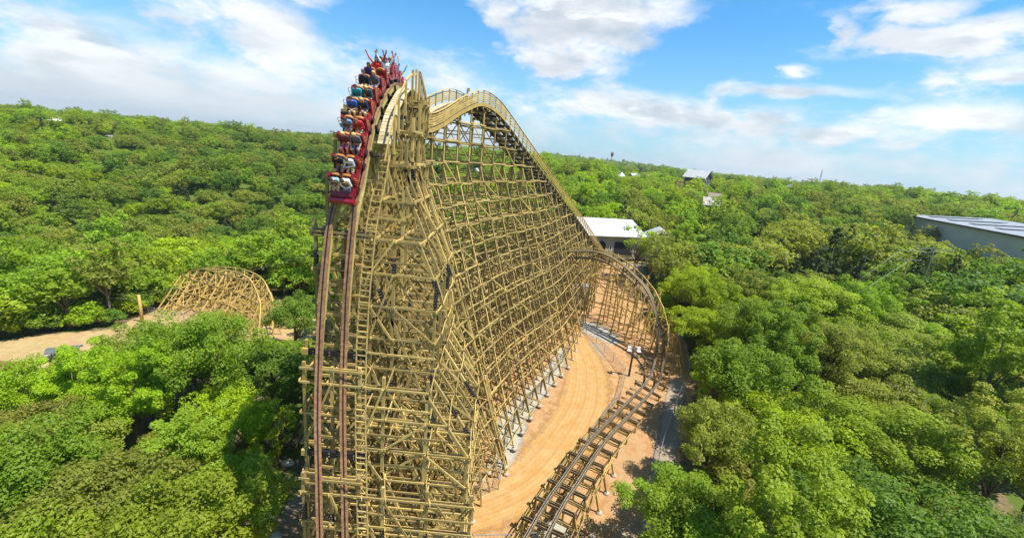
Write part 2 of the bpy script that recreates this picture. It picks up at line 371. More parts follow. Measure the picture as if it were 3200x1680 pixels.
strip('dirt_road', [(1, 104), (3, 90), (8.5, 72), (10.3, 62), (11.4, 54), (10.2, 46), (7.6, 40), (4.2, 34.5), (0, 31), (-6, 28.5), (-14, 27)], [4, 4, 4.5, 5, 6.2, 7, 7, 6.6, 6, 5.5, 5], M_road, .012, 12)
strip('gravel', [(8.8, 58), (6.9, 52.5), (5, 48.5), (3, 44.6), (1.6, 41), (1, 36), (0.2, 33), (-4, 31.5)], [1.5, 2.2, 2.6, 3.2, 3.6, 3.2, 3.4, 3], M_grav, .006, 8)
strip('gravel_patch', [(11.5, 67), (15, 64), (17, 61)], [4.5, 5, 2], M_grav, .006, 8).name = 'gravel'
strip('gravel_patch', [(-1, 24.5), (3, 26.5), (6.3, 29.3)], [2.2, 2, 2.4], M_grav, .006, 8).name = 'gravel'
strip('gravel_patch', [(-47, 62), (-44, 56.5), (-40, 53)], [5, 4, 2], M_grav, .006, 8).name = 'gravel'
strip('path', [(23.5, 52), (20, 44), (16.5, 36), (13.6, 29), (12, 22), (11, 14)], [2.6, 2.6, 2.6, 2.6, 2.6, 2.6], M_path, .009, 8)

# ------------------------------------------------------------------ track paths
class Path:
    def __init__(s, pts, bank=None, n=14):
        s.P = catmull(pts, n); s.n = n; s.S = [0]
        for i in range(1, len(s.P)): s.S.append(s.S[-1]+(s.P[i]-s.P[i-1]).length)
        s.bank = bank or [0]*len(pts); s.nb = len(pts)
    def idx(s, d):
        d = max(0, min(d, s.S[-1]-1e-6)); import bisect
        i = bisect.bisect_right(s.S, d)-1; i = min(i, len(s.P)-2); return i, (d-s.S[i])/(s.S[i+1]-s.S[i])
    def pos(s, d): i, f = s.idx(d); return s.P[i].lerp(s.P[i+1], f)
    def frame(s, d):
        p = s.pos(d); T = (s.pos(d+.35)-s.pos(d-.35)).normalized()
        h = Vector((T.x, T.y, 0)); 
        if h.length < .02: h = Vector((0, -1, 0))
        h.normalize(); L = Vector((0, 0, 1)).cross(h); L.normalize()
        U = T.cross(L).normalized()
        if U.z < 0 and abs(U.z) > .35: U = -U
        i, f = s.idx(d); bi = (i+f)/s.n; k = min(int(bi), s.nb-2); bk = s.bank[k]+(s.bank[k+1]-s.bank[k])*(bi-k)
        if bk:
            q = Matrix.Rotation(R_(bk), 3, T); L = q@L; U = q@U
        return p, T, L, U
    def at_y(s, y):
        for i in range(len(s.P)-1, 0, -1):
            if (s.P[i].y-y)*(s.P[i-1].y-y) <= 0:
                f = (y-s.P[i].y)/((s.P[i-1].y-s.P[i].y) or 1e-9); return s.S[i]+(s.S[i-1]-s.S[i])*f
        return s.S[-1]

MAIN = Path([(22.6, 102, -22.0), (19, 95, -20), (9.5, 76.4, -9.9), (-.2, 57.5, .0), (-3.1, 51.9, 3.0), (-4.6, 48.9, 4.35), (-6.1, 45.6, 4.75), (-7.35, 42.1, 3.7), (-8.65, 38.4, 2.1), (-9.35, 35.1, 1.5), (-9.35, 32.6, 2.9),
   (-9.2, 30.2, 3.75), (-9.0, 27.9, 3.5), (-8.97, 26.2, 2.58), (-8.98, 24.9, 1.53), (-8.9, 23.7, .2), (-8.86, 22.5, -2.01), (-9.0, 21.8, -4.0), (-8.98, 20.9, -7.2), (-8.9, 20.3, -9.9), (-8.6, 19.3, -13.4), (-8.2, 18.4, -16.9), (-7.78, 17.5, -20.6), (-7.3, 16.4, -25.5)])
GAUGE = .60      # rail centre to track centre
def rails(path, s0, s1, parent, mats, step=.45, w=.30, topper=True, name='rail'):
    n = max(2, int((s1-s0)/step)); ss = [s0+(s1-s0)*i/n for i in range(n+1)]
    for sg in (-1, 1):
        fr = []
        for d in ss:
            p, T, L, U = path.frame(d); fr.append((p+L*(sg*GAUGE), L, U))
        mb = MB(); h = w/2
        mb.sweep(fr, [(-h, -.10), (h, -.10), (h, 0), (-h, 0)], 0, .5)                      # running steel
        mb.sweep(fr, [(-.038, 0), (.038, 0), (.038, .006), (-.038, .006)], 1, .5)            # weld groove between the two plates
        mb.sweep(fr, [(-h+.02, -.42), (h-.02, -.42), (h-.02, -.103), (-h+.02, -.103)], 2, .8)  # laminated wood under it
        mb.build(name, mats, parent)

LV = 1.85; ZTOP = 4.35
def levels(z0, z1):
    k = int(math.ceil((ZTOP-z1)/LV)); out = []
    while ZTOP-k*LV > z0+.5: out.append(k); k += 1
    return out
def interp(tab, x):
    if x <= tab[0][0]: return tab[0][1]
    for (a, b), (c, d) in zip(tab, tab[1:]):
        if x <= c: return b+(d-b)*(x-a)/(c-a)
    return tab[-1][1]
PLATES = {}; BENTLOG = []
class Bent:
    """one transverse frame: posts and battered legs are sub-parts, ledgers and braces its own mesh"""
    def __init__(s, parent, P, Lv, T, ztop, legs, zgf, dia=True, double=True, wmat='wood', pw=.15, splice=True, mid=False, every=1, bdens=.75):
        s.P = Vector((P.x, P.y, 0)); s.L = Vector((Lv.x, Lv.y, 0)).normalized(); s.T = Vector((T.x, T.y, 0)).normalized(); s.nodes = {}
        s.mid = mid; s.ztop = ztop; s.lh = .115 if pw > .14 else .095; mb = MB(); s.legs = legs
        # legs: key -> list of (o, z) from top to bottom; the bottom is carried down to the ground
        s.post_mb = []; plates = []
        for key, pl in legs.items():
            q = MB(); pts = [s.w(o, z) for o, z in pl]
            tn = random.random()
            for a, b in zip(pts, pts[1:]):
                q.beam(a-(b-a).normalized()*.05, b+(b-a).normalized()*.05, pw, pw, s.T, 0, min(1, max(0, tn+random.uniform(-.12, .12))))
            if pts[-1].z < g1(pts[-1].x, pts[-1].y)+.6: (q.tube([pts[-1]-Vector((0, 0, .1)), pts[-1]+Vector((0, 0, .16))], .27, 8, 1, tone=.5) if key == 'bo' else None)
            s.post_mb.append((key, q))
            if splice:
                z = pl[0][1]-random.uniform(1.2, 3.5)
                for (o0, z0), (o1, z1) in zip(pl, pl[1:]):
                    if len(pl) > 2 and (o1, z1) != pl[-1]: plates.append((o1, z1, o0, z0))
                while z > pl[-1][1]+2:
                    for (o0, z0), (o1, z1) in zip(pl, pl[1:]):
                        if z0 >= z > z1:
                            f = (z-z0)/(z1-z0); f2 = min(1, f+.05); plates.append((o0+(o1-o0)*f, z, o0+(o1-o0)*f2, z0+(z1-z0)*f2)); break
                    z -= 6.8+random.uniform(-.4, .4)
        s.plates = plates
        for key, pl in legs.items():
            for k in levels(pl[-1][1], pl[0][1]):
                z = ZTOP-k*LV; o = s.off(pl, z)
                if o is not None: s.nodes[(key, k)] = (o, z)
        ks = sorted({k for _, k in s.nodes})
        for k in ks:
            os_ = sorted(s.nodes[q][0] for q in s.nodes if q[1] == k); z = ZTOP-k*LV
            if len(os_) < 2 or k % every: continue
            o0, o1 = os_[0]-.22, os_[-1]+.22
            for sg in ((-1, 1) if double else (1,)):
                sh = s.T*(sg*(pw/2+.03)); n = max(1, int((o1-o0)/4.8)); zz = z+(.0 if sg < 0 else random.uniform(-.05, .05))
                for i in range(n):
                    a = o0+(o1-o0)*i/n; b = o0+(o1-o0)*(i+1)/n
                    mb.beam(s.w(a-.15*(i > 0), zz+.012*(i % 2))+sh, s.w(b+.15*(i < n-1), zz+.012*(i % 2))+sh, .05, s.lh, (0, 0, 1), 0)
            if dia and s.mid and random.random() < .85:
                zz = z-LV*random.uniform(.38, .62); sh = s.T*(random.choice((-1, 1))*(pw/2+.03)); i0 = random.randrange(max(1, len(os_)-2)); a, b = os_[i0]-.2, os_[min(len(os_)-1, i0+random.choice((2, 3, 5)))]+.2
                mb.beam(s.w(a, zz)+sh, s.w(b, zz+random.uniform(-.03, .03))+sh, .05, s.lh, (0, 0, 1), 0)
            if dia and (k+1) in ks:
                os2 = sorted(s.nodes[q][0] for q in s.nodes if q[1] == k+1); z2 = z-LV
                for i, (a, b) in enumerate(zip(os_, os_[1:])):
                    if random.random() > bdens or b-a < .7: continue
                    sg = 1 if (i+k) % 2 else -1; sh = s.T*(sg*(pw/2+.085))
                    if (i+k//2) % 2: p0, p1 = (a, z), (min(os2, key=lambda q: abs(q-b)), z2)
                    else: p0, p1 = (b, z), (min(os2, key=lambda q: abs(q-a)), z2)
                    if k % 3 == 0 and (k+2) in ks:
                        os3 = sorted(s.nodes[q][0] for q in s.nodes if q[1] == k+2)
                        p1 = (min(os3, key=lambda q: abs(q-p1[0])), z-2*LV)
                    mb.beam(s.w(*p0)+sh, s.w(*p1)+sh, .05, s.lh*.95, s.T.cross(s.w(*p1)-s.w(*p0)), 0)
        tops = sorted(pl[0][0] for pl in legs.values() if pl[0][1] > ztop-1.2 and abs(pl[0][0]) < 2)
        if len(tops) > 1 and mid:
            for sg in (-1, 1): mb.beam(s.w(tops[0]-.2, ztop-.12)+s.T*(sg*(pw/2+.035)), s.w(tops[-1]+.2, ztop-.12)+s.T*(sg*(pw/2+.035)), .05, .13, (0, 0, 1), 0)
        s.mb = mb; s.wmat = wmat; s.parent = parent
    def w(s, o, z): p = s.P+s.L*o; return Vector((p.x, p.y, z))
    def off(s, pl, z):
        for (o0, z0), (o1, z1) in zip(pl, pl[1:]):
            if z0 >= z >= z1: return o0+(o1-o0)*(z-z0)/((z1-z0) or 1e-9)
        return None
    def make(s, individual, stuff_post, nplates):
        o = s.mb.build('bent', M[s.wmat], s.parent) or s.parent
        for key, q in s.post_mb:
            if individual: q.build('post' if not key.startswith('b') else 'battered_leg', [M[s.wmat], M['concrete']], o)
            else:
                stuff_post.add(q.v, [], 0); off = len(stuff_post.v)-len(q.v)
                stuff_post.tone[off:] = q.tone
                stuff_post.f += [tuple(i+off for i in f) for f in q.f]; stuff_post.mi += q.mi; stuff_post.sm += q.sm
        if nplates:
            for o1, z1, o0, z0 in s.plates:
                c = s.w(o1, z1); d = (s.w(o0, z0)-c).normalized(); pm = MB(); a = c-d*.48; b = c+d*.48
                pm.beam(a, b, .19, .19, s.T, 0)
                sd = d.cross(s.T).normalized(); fs = s.T if s.T.y < 0 else -s.T
                for i in range(6):
                    for j in (-1, 1):
                        q = a.lerp(b, (i+.5)/6)+sd*(.052*j*(1 if i % 2 else .5))+fs*.105
                        pm.beam(q-fs*.02, q+fs*.02, .032, .032, (0, 0, 1), 1)
                pm.build('splice_plate', [M['steel_dark'], M['bolt']], o)
        return o

def ribbons(bents, parent, skip=(), name='ribbon', lim=100, wmat='wood', w=.05, h=.125, maxgap=4.6, dens=1.0, diag=True):
    """long boards joining the same leg and level of neighbouring frames"""
    lines = {}
    for i in range(len(bents)-1):
        A_, B_ = bents[i], bents[i+1]
        for key in A_.nodes:
            if key in B_.nodes and key[0] not in skip:
                if random.random() > dens: continue
                pa = A_.w(*A_.nodes[key]); pb = B_.w(*B_.nodes[key])
                if (pa-pb).length > maxgap: continue
                lines.setdefault(key, []).append((pa, pb, i, A_, B_))
    stuff = MB(); n = 0; big = sorted(lines.items(), key=lambda kv: -len(kv[1])/(1+min(p[0].y for p in kv[1])*.02))
    for key, segs in big:
        mb = MB() if n < lim else stuff
        for pa, pb, i, A_, B_ in segs:
            d = (pb-pa).normalized(); side = 1 if A_.nodes[key][0] > 0 else -1
            sh = A_.L*(side*(.13+.052*(i % 2))); dz = Vector((0, 0, .13*(i % 2)))
            mb.beam(pa-d*.28+sh+dz, pb+d*.28+sh+dz, w, h, (0, 0, 1), 0)
            k2 = (key[0], key[1]+1)
            if diag and k2 in A_.nodes and k2 in B_.nodes and (i+key[1]) % 4 == 0:
                mb.beam(A_.w(*A_.nodes[key])+sh*1.5, B_.w(*B_.nodes[k2])+sh*1.5, w, h*.9, None, 0)
        if n < lim: mb.build(name, M[wmat], parent)
        n += 1
    if stuff.v: stuff.build(name, M[wmat], parent, kind='stuff')

# ------------------------------------------------------------------ the big coaster
coaster = empty('roller_coaster', (-8, 24, g1(-8, 24)), 'tall tan wooden roller coaster with a steep drop, lift hill and red train', 'roller coaster')
def P_(o):      # children keep world coordinates under an empty that stands on the ground
    return o
class Root:     # re-express geometry relative to its root
    pass
bents = []
def outerA(z): return interp([(-30, 7.4), (-16.0, 7.3), (-12.6, 5.0), (-7.2, 5.0), (-1.6, 2.5)], z)
def outerB(z, zb, slope): return 1.25+slope*max(0, zb-z)
def drop_legs(ztop, gz, t, front=None):
    """t: 0 near the drop, 1 at the lift; keyed polylines"""
    zb = min(ztop, -1.2); Lg = {}
    lo = lambda z: (1-t)*outerA(z)+t*outerB(z, zb, .345)
    Lg['pc'] = [(0, ztop), (0, gz)]
    Lg['pl'] = [(-1.45, ztop+.15), (-1.45, gz)]; Lg['pr'] = [(1.45, ztop+.1), (1.45, gz)]
    if t > .5: Lg['pl'][0] = (-1.45, ztop)
    # outer battered chain on the right
    zs = [z for z in (-1.6, -7.2, -12.6, -16.0) if z < ztop-.3]
    top = min(ztop-.3, -1.4)
    if t < .45:
        ch = [(max(1.6, lo(top)), top)]+[(lo(z), z) for z in zs if z < top-.6]+[(lo(gz), gz)]
        if ztop > -1: ch = [(2.5, ztop-.2)]+ch
    else: ch = [(1.45, top), (lo(gz), gz)]
    Lg['bo'] = ch
    def first(o):        # height at which the outer chain reaches offset o
        z = top
        while z > gz and lo(z) < o: z -= .1
        return z
    for i, o in enumerate((2.7, 5.0, 7.25, 9.4)):
        z = first(o+.25)
        if z > gz+1.5:
            if i == 0 and t < .45: z = min(ztop-.3, -1.0)
            Lg['p%d' % i] = [(o, z), (o, gz)]
    for i, (o, z) in enumerate(((1.45, -6.5), (1.45, -12.2), (2.7, -17.5), (1.45, -18.5))):
        if z < ztop-1.5 and z > gz+2:
            oo = o+.42*(z-gz); Lg['bi%d' % i] = [(o, z), (min(oo, lo(gz)-.3), max(gz, z-(min(oo, lo(gz)-.3)-o)/.42))]
    if t > .35:          # left side batter, out of sight behind the drop
        Lg['bl'] = [(-1.45, top), (-1.45-.30*t*(top-gz), gz)]
        for i, o in enumerate((-3.2, -5.6)):
            z = top-(-1.45-o)/(.30*t)
            if z > gz+1.5: Lg['l%d' % i] = [(o, z), (o, gz)]
    return Lg
for y, zt in ((18.5, -16.9), (19.9, -11.4), (21.95, -4.6), (23.2, -1.9), (24.5, .1), (25.9, 1.7), (27.4, 2.6), (28.9, 3.0), (30.4, 3.0), (32.0, 2.3), (33.6, 1.1), (35.2, .75)):
    d = MAIN.at_y(y) if y > 21 else MAIN.S[-1]
    p, T, L, U = MAIN.frame(d); x = {18.5: -8.25, 19.9: -8.75, 21.95: -8.95, 24.2: -8.95, 26.4: -8.97}.get(y, p.x)
    t_ = max(0, min(1, (y-28)/7.2)); P0 = Vector((x, y, 0)); gz = g1(x+3, y)-.05
    bents.append(Bent(coaster, P0, Vector((1, 0, 0)), Vector((0, -1, 0)), zt, drop_legs(zt, gz, t_), gz, bdens=.95, double=y < 25, mid=True))
s_ = MAIN.at_y(37.2); s_lift0 = s_
while s_ > 4.5:
    p, T, L, U = MAIN.frame(s_)
    h = Vector((T.x, T.y, 0)).normalized(); zt = p.z-.75
    k_ = max(0, min(1, (p.y-36)/8)); Lx = L.copy()
    u_ = max(0, min(1, (p.y-35)/3.5)); L = Vector((1, 0, 0)).lerp(Vector((.888, -.46, 0)), u_).normalized(); T = Vector((L.y, -L.x, 0))
    gz = g1(p.x+L.x*4, p.y+L.y*4)-.05
    if zt-gz > 1.6: bents.append(Bent(coaster, p, L, T, zt, drop_legs(zt, gz, 1), gz, bdens=.45, double=False, pw=.125, mid=True))
    ph = math.hypot(T.x, T.y); s_ -= 2.65/max(ph, .4)
for i, b_ in enumerate(bents): pass
postmb = MB()
for i, b_ in enumerate(bents): b_.make(i < 11, postmb, i in (0, 2, 5))
postmb.build('post', [M['wood'], M['concrete']], coaster, kind='stuff')
ribbons(bents, coaster, skip=('bi0', 'bi1', 'bi2', 'bi3'), lim=95)

# track: steel topped laminated rails, black cross beams
sE = MAIN.S[-1]; sTop = MAIN.at_y(30.2)
rails(MAIN, MAIN.at_y(31.2), sE, coaster, [M['rail'], M['rail_dark'], M['stack']], .35, .33)
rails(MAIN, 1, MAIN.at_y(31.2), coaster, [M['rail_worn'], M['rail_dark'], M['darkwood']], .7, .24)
d = 2.0
tm = MB(); nt = 0
while d < MAIN.at_y(24.5):
    p, T, L, U = MAIN.frame(d)
    q = MB(); q.beam(p-U*.52-L*1.5, p-U*.52+L*1.5, .12, .22, U, 0)
    near = d > MAIN.at_y(58)
    if near and nt < 60: q.build('crosstie', M['steel_dark'], coaster); nt += 1
    else:
        o_ = len(tm.v); tm.v += q.v; tm.tone += q.tone; tm.f += [tuple(i+o_ for i in f) for f in q.f]; tm.mi += q.mi; tm.sm += q.sm
    d += 1.15
tm.build('crosstie', M['steel_dark'], coaster, kind='stuff')
for y in (23.3, 24.3, 25.4, 26.6, 28.0):       # brackets that stand off the right rail
    p, T, L, U = MAIN.frame(MAIN.at_y(y)); q = MB()
    q.beam(p+L*.62-U*.55, p+L*1.25-U*.55, .10, .12, U, 0); q.beam(p+L*.8-U*.1, p+L*.8-U*.75, .10, .10, T, 0); q.build('track_bracket', M['steel_dark'], coaster)
for y, zz in ((21.72, -4.78), (19.88, -10.9), (18.62, -15.95)):
    p, T, L, U = MAIN.frame(min(range(0, int(sE*4)), key=lambda i: abs(MAIN.pos(i/4).z-zz)*1 + (0 if i/4 > sTop else 99))/4)
    c = Vector((p.x, p.y+.42, zz)); q = MB()
    q.beam(c+Vector((-1.35, 0, 0)), c+Vector((1.75, 0, 0)), .16, .34, (0, 0, 1), 0)
    for x in (-1.1, -.25, .25, 1.05, 1.4):
        for z in (-.08, .08): q.beam(c+Vector((x, -.08, z)), c+Vector((x, -.11, z)), .06, .06, None, 1)
    q.build('black_cross_beam', [M['steel_dark'], M['bolt']], coaster)
    q = MB(); q.box(c+Vector((-1.55, .02, 0)), (.30, .26, .34)); q.box(c+Vector((-1.52, .12, .30)), (.15, .15, .6)); q.build('beam_end_block', M['wood_warm'], coaster)
# centre ledgers behind the rails on the steep part
z = -5.9
while z > -28:
    q = MB()
    dd_ = min((abs(MAIN.pos(sTop+i*.25).z-z), sTop+i*.25) for i in range(int((sE-sTop)*4)))[1]; p = MAIN.pos(dd_)
    q.beam((p.x-1.3, p.y+.60, z), (p.x+1.35, p.y+.60, z), .05, .15, (0, 0, 1)); z -= 1.55
    q.build('track_ledger', M['wood'], coaster)

# catwalk with treads down the right of the drop, then the ladder
def pitch_pt(d, a, b): p, T, L, U = MAIN.frame(d); return p+L*a+U*b
cw = MB(); dA, dB = MAIN.at_y(29.6), MAIN.at_y(23.55); d = dA
while d < dB:
    p, T, L, U = MAIN.frame(d)
    for sg in (0, 1):
        cw.beam(pitch_pt(d, 1.02+.36*sg, -.30), pitch_pt(d, 1.36+.36*sg, -.30), .235, .045, U, 0)
    d += .275
cw.build('catwalk', M['deck'], coaster)
def run(path, d0, d1, a, b, w, h, step, name, mat, parent, mb=None):
    q = mb or MB(); n = max(2, int((d1-d0)/step)); prev = None
    for i in range(n+1):
        p, T, L, U = path.frame(d0+(d1-d0)*i/n); c = p+L*a+U*b
        if prev is not None: q.beam(prev[0]-(c-prev[0])*.02, c+(c-prev[0])*.02, w, h, U, 0, prev[1])
        prev = (c, random.random() if i % 5 == 0 or prev is None else prev[1])
    if mb is None: q.build(name, mat, parent)
hr = MB()
run(MAIN, MAIN.at_y(29.6), MAIN.at_y(22.9), 1.86, .62, .05, .13, .5, 'handrail', M['wood_warm'], coaster, hr)
for y in (29.3, 27.9, 26.3, 24.9, 23.8):
    d = MAIN.at_y(y); c = pitch_pt(d, 1.86, -.35); hr.beam(c-Vector((0, 0, .7)), c+Vector((0, 0, 1.25)), .11, .13, (0, 1, 0), 0)
hr.build('handrail', M['wood_warm'], coaster)
ld = MB(); zs = -.6
lp = []
while zs > -29:
    dd_ = min((abs(MAIN.pos(sTop+i*.2).z-zs), sTop+i*.2) for i in range(int((sE-sTop)*5)))[1]; p = MAIN.pos(dd_)
    f_ = min(1, max(0, (-zs-1)/9)); lp.append(Vector((p.x+1.28-.1*f_, p.y+.34, zs))); zs -= .30
for a, b in zip(lp, lp[1:]):
    for sx in (0, .52): ld.beam(a+Vector((sx, 0, 0)), b+Vector((sx, 0, 0)), .05, .09, (0, 1, 0), 0, .4)
    ld.beam(a+Vector((0, -.02, 0)), a+Vector((.52, -.02, 0)), .07, .045, (0, 0, 1), 0)
ld.build('ladder', M['wood'], coaster)

# boarded railings along the lift, the dip and the back of the drop crest
def railing(path, d0, d1, a, parent, side, boards=(.18, .42, .66, .90), top=1.10, ps=1.25, drop=.1, deck=True, apron=0):
    q = MB(); n = max(2, int((d1-d0)/ps)); last = None
    for i in range(n+1):
        d = d0+(d1-d0)*i/n; p, T, L, U = path.frame(d)
        if deck and i < n and i % 1 == 0: pass
        c = p+L*a; c0 = c+Vector((0, 0, -.7)); c1 = c+Vector((0, 0, top))
        q.beam(c0, c1, .09, .11, L, 0)
    m = max(2, int((d1-d0)/.62)); pr = None
    for i in range(m+1):
        d = d0+(d1-d0)*i/m; p, T, L, U = path.frame(d); c = p+L*(a+side*.065)
        if pr is not None:
            for j, b in enumerate(boards): q.beam(pr+Vector((0, 0, b)), c+Vector((0, 0, b)), .035, .11, (0, 0, 1), 0, (.3+.17*j+.1*((i//6) % 3)) % 1)
            q.beam(pr+Vector((0, 0, top))-L*side*.05, c+Vector((0, 0, top))-L*side*.05, .16, .045, (0, 0, 1), 0, .9)
            for j in range(apron): q.beam(pr+Vector((0, 0, -.10-.17*j)), c+Vector((0, 0, -.10-.17*j)), .035, .16, (0, 0, 1), 0, (.2+.23*j+.1*((i//5) % 3)) % 1)
        pr = c
    q.build('railing', M['wood_warm'], parent)
def deckrun(path, d0, d1, a0, a1, parent, step=.30, dz=-.12):
    q = MB(); d = d0
    while d < d1:
        p, T, L, U = path.frame(d); q.beam(p+L*a0+U*dz, p+L*a1+U*dz, .25, .04, U, 0); d += step
    q.build('catwalk', M['deck'], parent)
dLift0, dDip, dBack = 2.0, MAIN.at_y(35.0), MAIN.at_y(30.6)
railing(MAIN, dLift0, MAIN.at_y(50.5), 1.72, coaster, 1, boards=(.2, .5, .8), apron=0)
railing(MAIN, MAIN.at_y(50.5), dDip, 1.72, coaster, 1, boards=(.15, .33, .51, .69, .87), apron=2)
railing(MAIN, MAIN.at_y(56), MAIN.at_y(34.5), -1.72, coaster, -1, boards=(.15, .33, .51, .69, .87), apron=0)
railing(MAIN, dDip, dBack, 1.85, coaster, 1, boards=(.9,), ps=.9, apron=1)
deckrun(MAIN, 3, dBack, .98, 1.70, coaster)
deckrun(MAIN, MAIN.at_y(56), MAIN.at_y(32), -1.70, -.98, coaster)
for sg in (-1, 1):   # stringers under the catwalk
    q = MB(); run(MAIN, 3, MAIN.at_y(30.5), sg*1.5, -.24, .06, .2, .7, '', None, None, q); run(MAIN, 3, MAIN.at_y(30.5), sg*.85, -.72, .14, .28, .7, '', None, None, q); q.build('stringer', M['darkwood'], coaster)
q = MB(); c = MAIN.pos(MAIN.at_y(49.3)); c = c+Vector((-2.2, 0, .2)); q.beam(c, c+Vector((0, 0, 1.9)), .12, .16); q.box(c+Vector((.1, 0, 1.9)), (.28, .2, .3)); q.build('marker_post', M['wood_warm'], coaster)

# ------------------------------------------------------------------ the turn and the low run home
turn = empty('roller_coaster', (16, 55, g1(16, 55)), 'low overbanked turn of coaster track curling over orange dirt near the light pole', 'roller coaster')
TURN = Path([(-3, 66.5, -15.4), (1.5, 67.6, -15.2), (5.4, 68.2, -14.9), (9.3, 68.3, -14.55), (12.0, 68.0, -14.2), (14.35, 66.9, -14.2), (16.46, 65.2, -14.8), (18.43, 62.9, -15.95), (19.95, 61.0, -17.2), (21.0, 59.5, -18.75), (21.6, 57.9, -20.5), (21.75, 56.3, -22.0), (21.4, 54.6, -23.6), (20.7, 52.6, -24.9), (19.3, 49.6, -25.75), (16.2, 45.5, -26.2), (13.0, 41.1, -26.2), (10.2, 37.0, -26.0), (8.1, 33.3, -25.8), (6.5, 30.2, -25.5), (5.1, 27.6, -25.3), (3.4, 23.9, -25.0), (1.4, 19.5, -24.9), (0, 16, -25)],
            bank=[-40, -60, -75, -80, -82, -80, -76, -70, -64, -58, -52, -44, -36, -26, -14, -4, 0, 0, 0, 0, 0, 0, 0, 0])
def turnside(d): return TURN.frame(d)
iLow = TURN.S[14*TURN.n]
rails(TURN, .2, iLow+.0, turn, [M['turnrail'], M['rail_dark'], M['brownwood']], .4, .25)
rails(TURN, iLow, TURN.S[-1]-.2, turn, [M['rail_worn'], M['rail_dark'], M['brownwood']], .5, .22)
tb = []; d = TURN.S[int(1.0*TURN.n)]; pm2 = MB()
while d < TURN.S[13*TURN.n]:
    p, T, L, U = TURN.frame(d); h = Vector((T.x, T.y, 0)).normalized(); Ls = Vector((0, 0, 1)).cross(h)   # Ls points to the left of travel
    out = -Ls if True else Ls
    # outside of the turn
    ctr = Vector((8, 56, 0)); v = Vector((p.x, p.y, 0))-ctr; out = v-h*v.dot(h); out = out.normalized() if out.length > .1 else Ls
    c = Vector((p.x, p.y, 0))+out*.75; gz = g1(c.x, c.y)-.05; zt = p.z+.9
    if zt-gz > 2.2:
        H = zt-gz; lg = {'p0': [(0.0, zt), (0.0, gz)], 'p1': [(1.5, zt-.2 if H > 8 else zt-.9), (1.5, gz)], 'bo': [(1.5, zt-1.0), (1.5+.36*(H-1.0), gz)]}
        if H > 5: lg['p2'] = [(1.5+.36*(H*.45), zt-1.0-H*.45), (1.5+.36*(H*.45), gz)]
        if H > 4: lg['bi'] = [(0, zt-1.8), (-.20*(H-1.8), gz)]
        tb.append(Bent(turn, c, out, h, zt, lg, gz, wmat='wood_warm', bdens=.9, splice=False, pw=.17, double=False, every=2))
        q = MB(); q.beam(p-U*.55, c+Vector((0, 0, p.z)), .13, .16); q.beam(p-U*.5-L*.8, p-U*.5+L*.8, .12, .2, U); q.build('crosstie', M['brownwood'], turn)
    d += 2.9
for b_ in tb: b_.make(True, None, False)
ribbons(tb, turn, name='ribbon', wmat='wood_warm', maxgap=6.5, dens=.45)
# rail along the post tops
q = MB()
for a, b in zip(tb, tb[1:]):
    q.beam(a.w(0, a.ztop), b.w(0, b.ztop), .12, .14)
q.build('top_ribbon', M['wood_warm'], turn)
d = TURN.S[13*TURN.n]+.3; lowb = []
while d < TURN.S[-1]-.5:
    p, T, L, U = TURN.frame(d); h = Vector((T.x, T.y, 0)).normalized(); gz = g1(p.x, p.y)-.05
    q = MB()
    for sh in (-.13, .13): q.beam(p-U*.50-L*1.75+T*sh, p-U*.50+L*1.75+T*sh, .07, .20, U, 1)
    for sg in (-1, 1):
        q.beam(p-U*.36+L*sg*1.62-T*.16, p-U*.36+L*sg*1.62+T*.16, .12, .1, U, 0)
        for o_ in (1.6, .75): q.beam(p-U*.95+L*sg*o_, p-U*.3+L*sg*o_, .10, .10, T, 0) if o_ == 1.6 else None
    q.build('cross_beam', [M['brownwood'], M['brownwood']], turn)
    zt = p.z-.62; H = zt-gz
    if H > .9:
        Lr = Vector((L.x, L.y, 0)).normalized()
        lg = {'p0': [(-1.6, zt), (-1.6, gz)], 'p1': [(1.6, zt), (1.6, gz)], 'p2': [(0, zt), (0, gz)]}
        if H > 1.8:
            lg['bo'] = [(1.6, zt-.1), (1.6+.30*H, gz)]; lg['bp'] = [(-1.6, zt-.1), (-1.6-.22*H, gz)]
        zsave = ZTOP; lowb.append(Bent(turn, p, Lr, h, zt, lg, gz, wmat='wood', bdens=.9, splice=False, pw=.15, double=True))
    d += 2.45
for b_ in lowb: b_.make(True, None, False)
ribbons(lowb, turn, maxgap=4, w=.05, h=.14)
# small steel crossties between the rails
d = 1
while d < TURN.S[-1]-.5:
    q = MB(); p, T, L, U = TURN.frame(d); q.beam(p-U*.3-L*.6, p-U*.3+L*.6, .06, .07, U); q.build('rail_spacer', M['brownwood'], turn); d += 1.45 if d < TURN.S[13*TURN.n] else 2.45

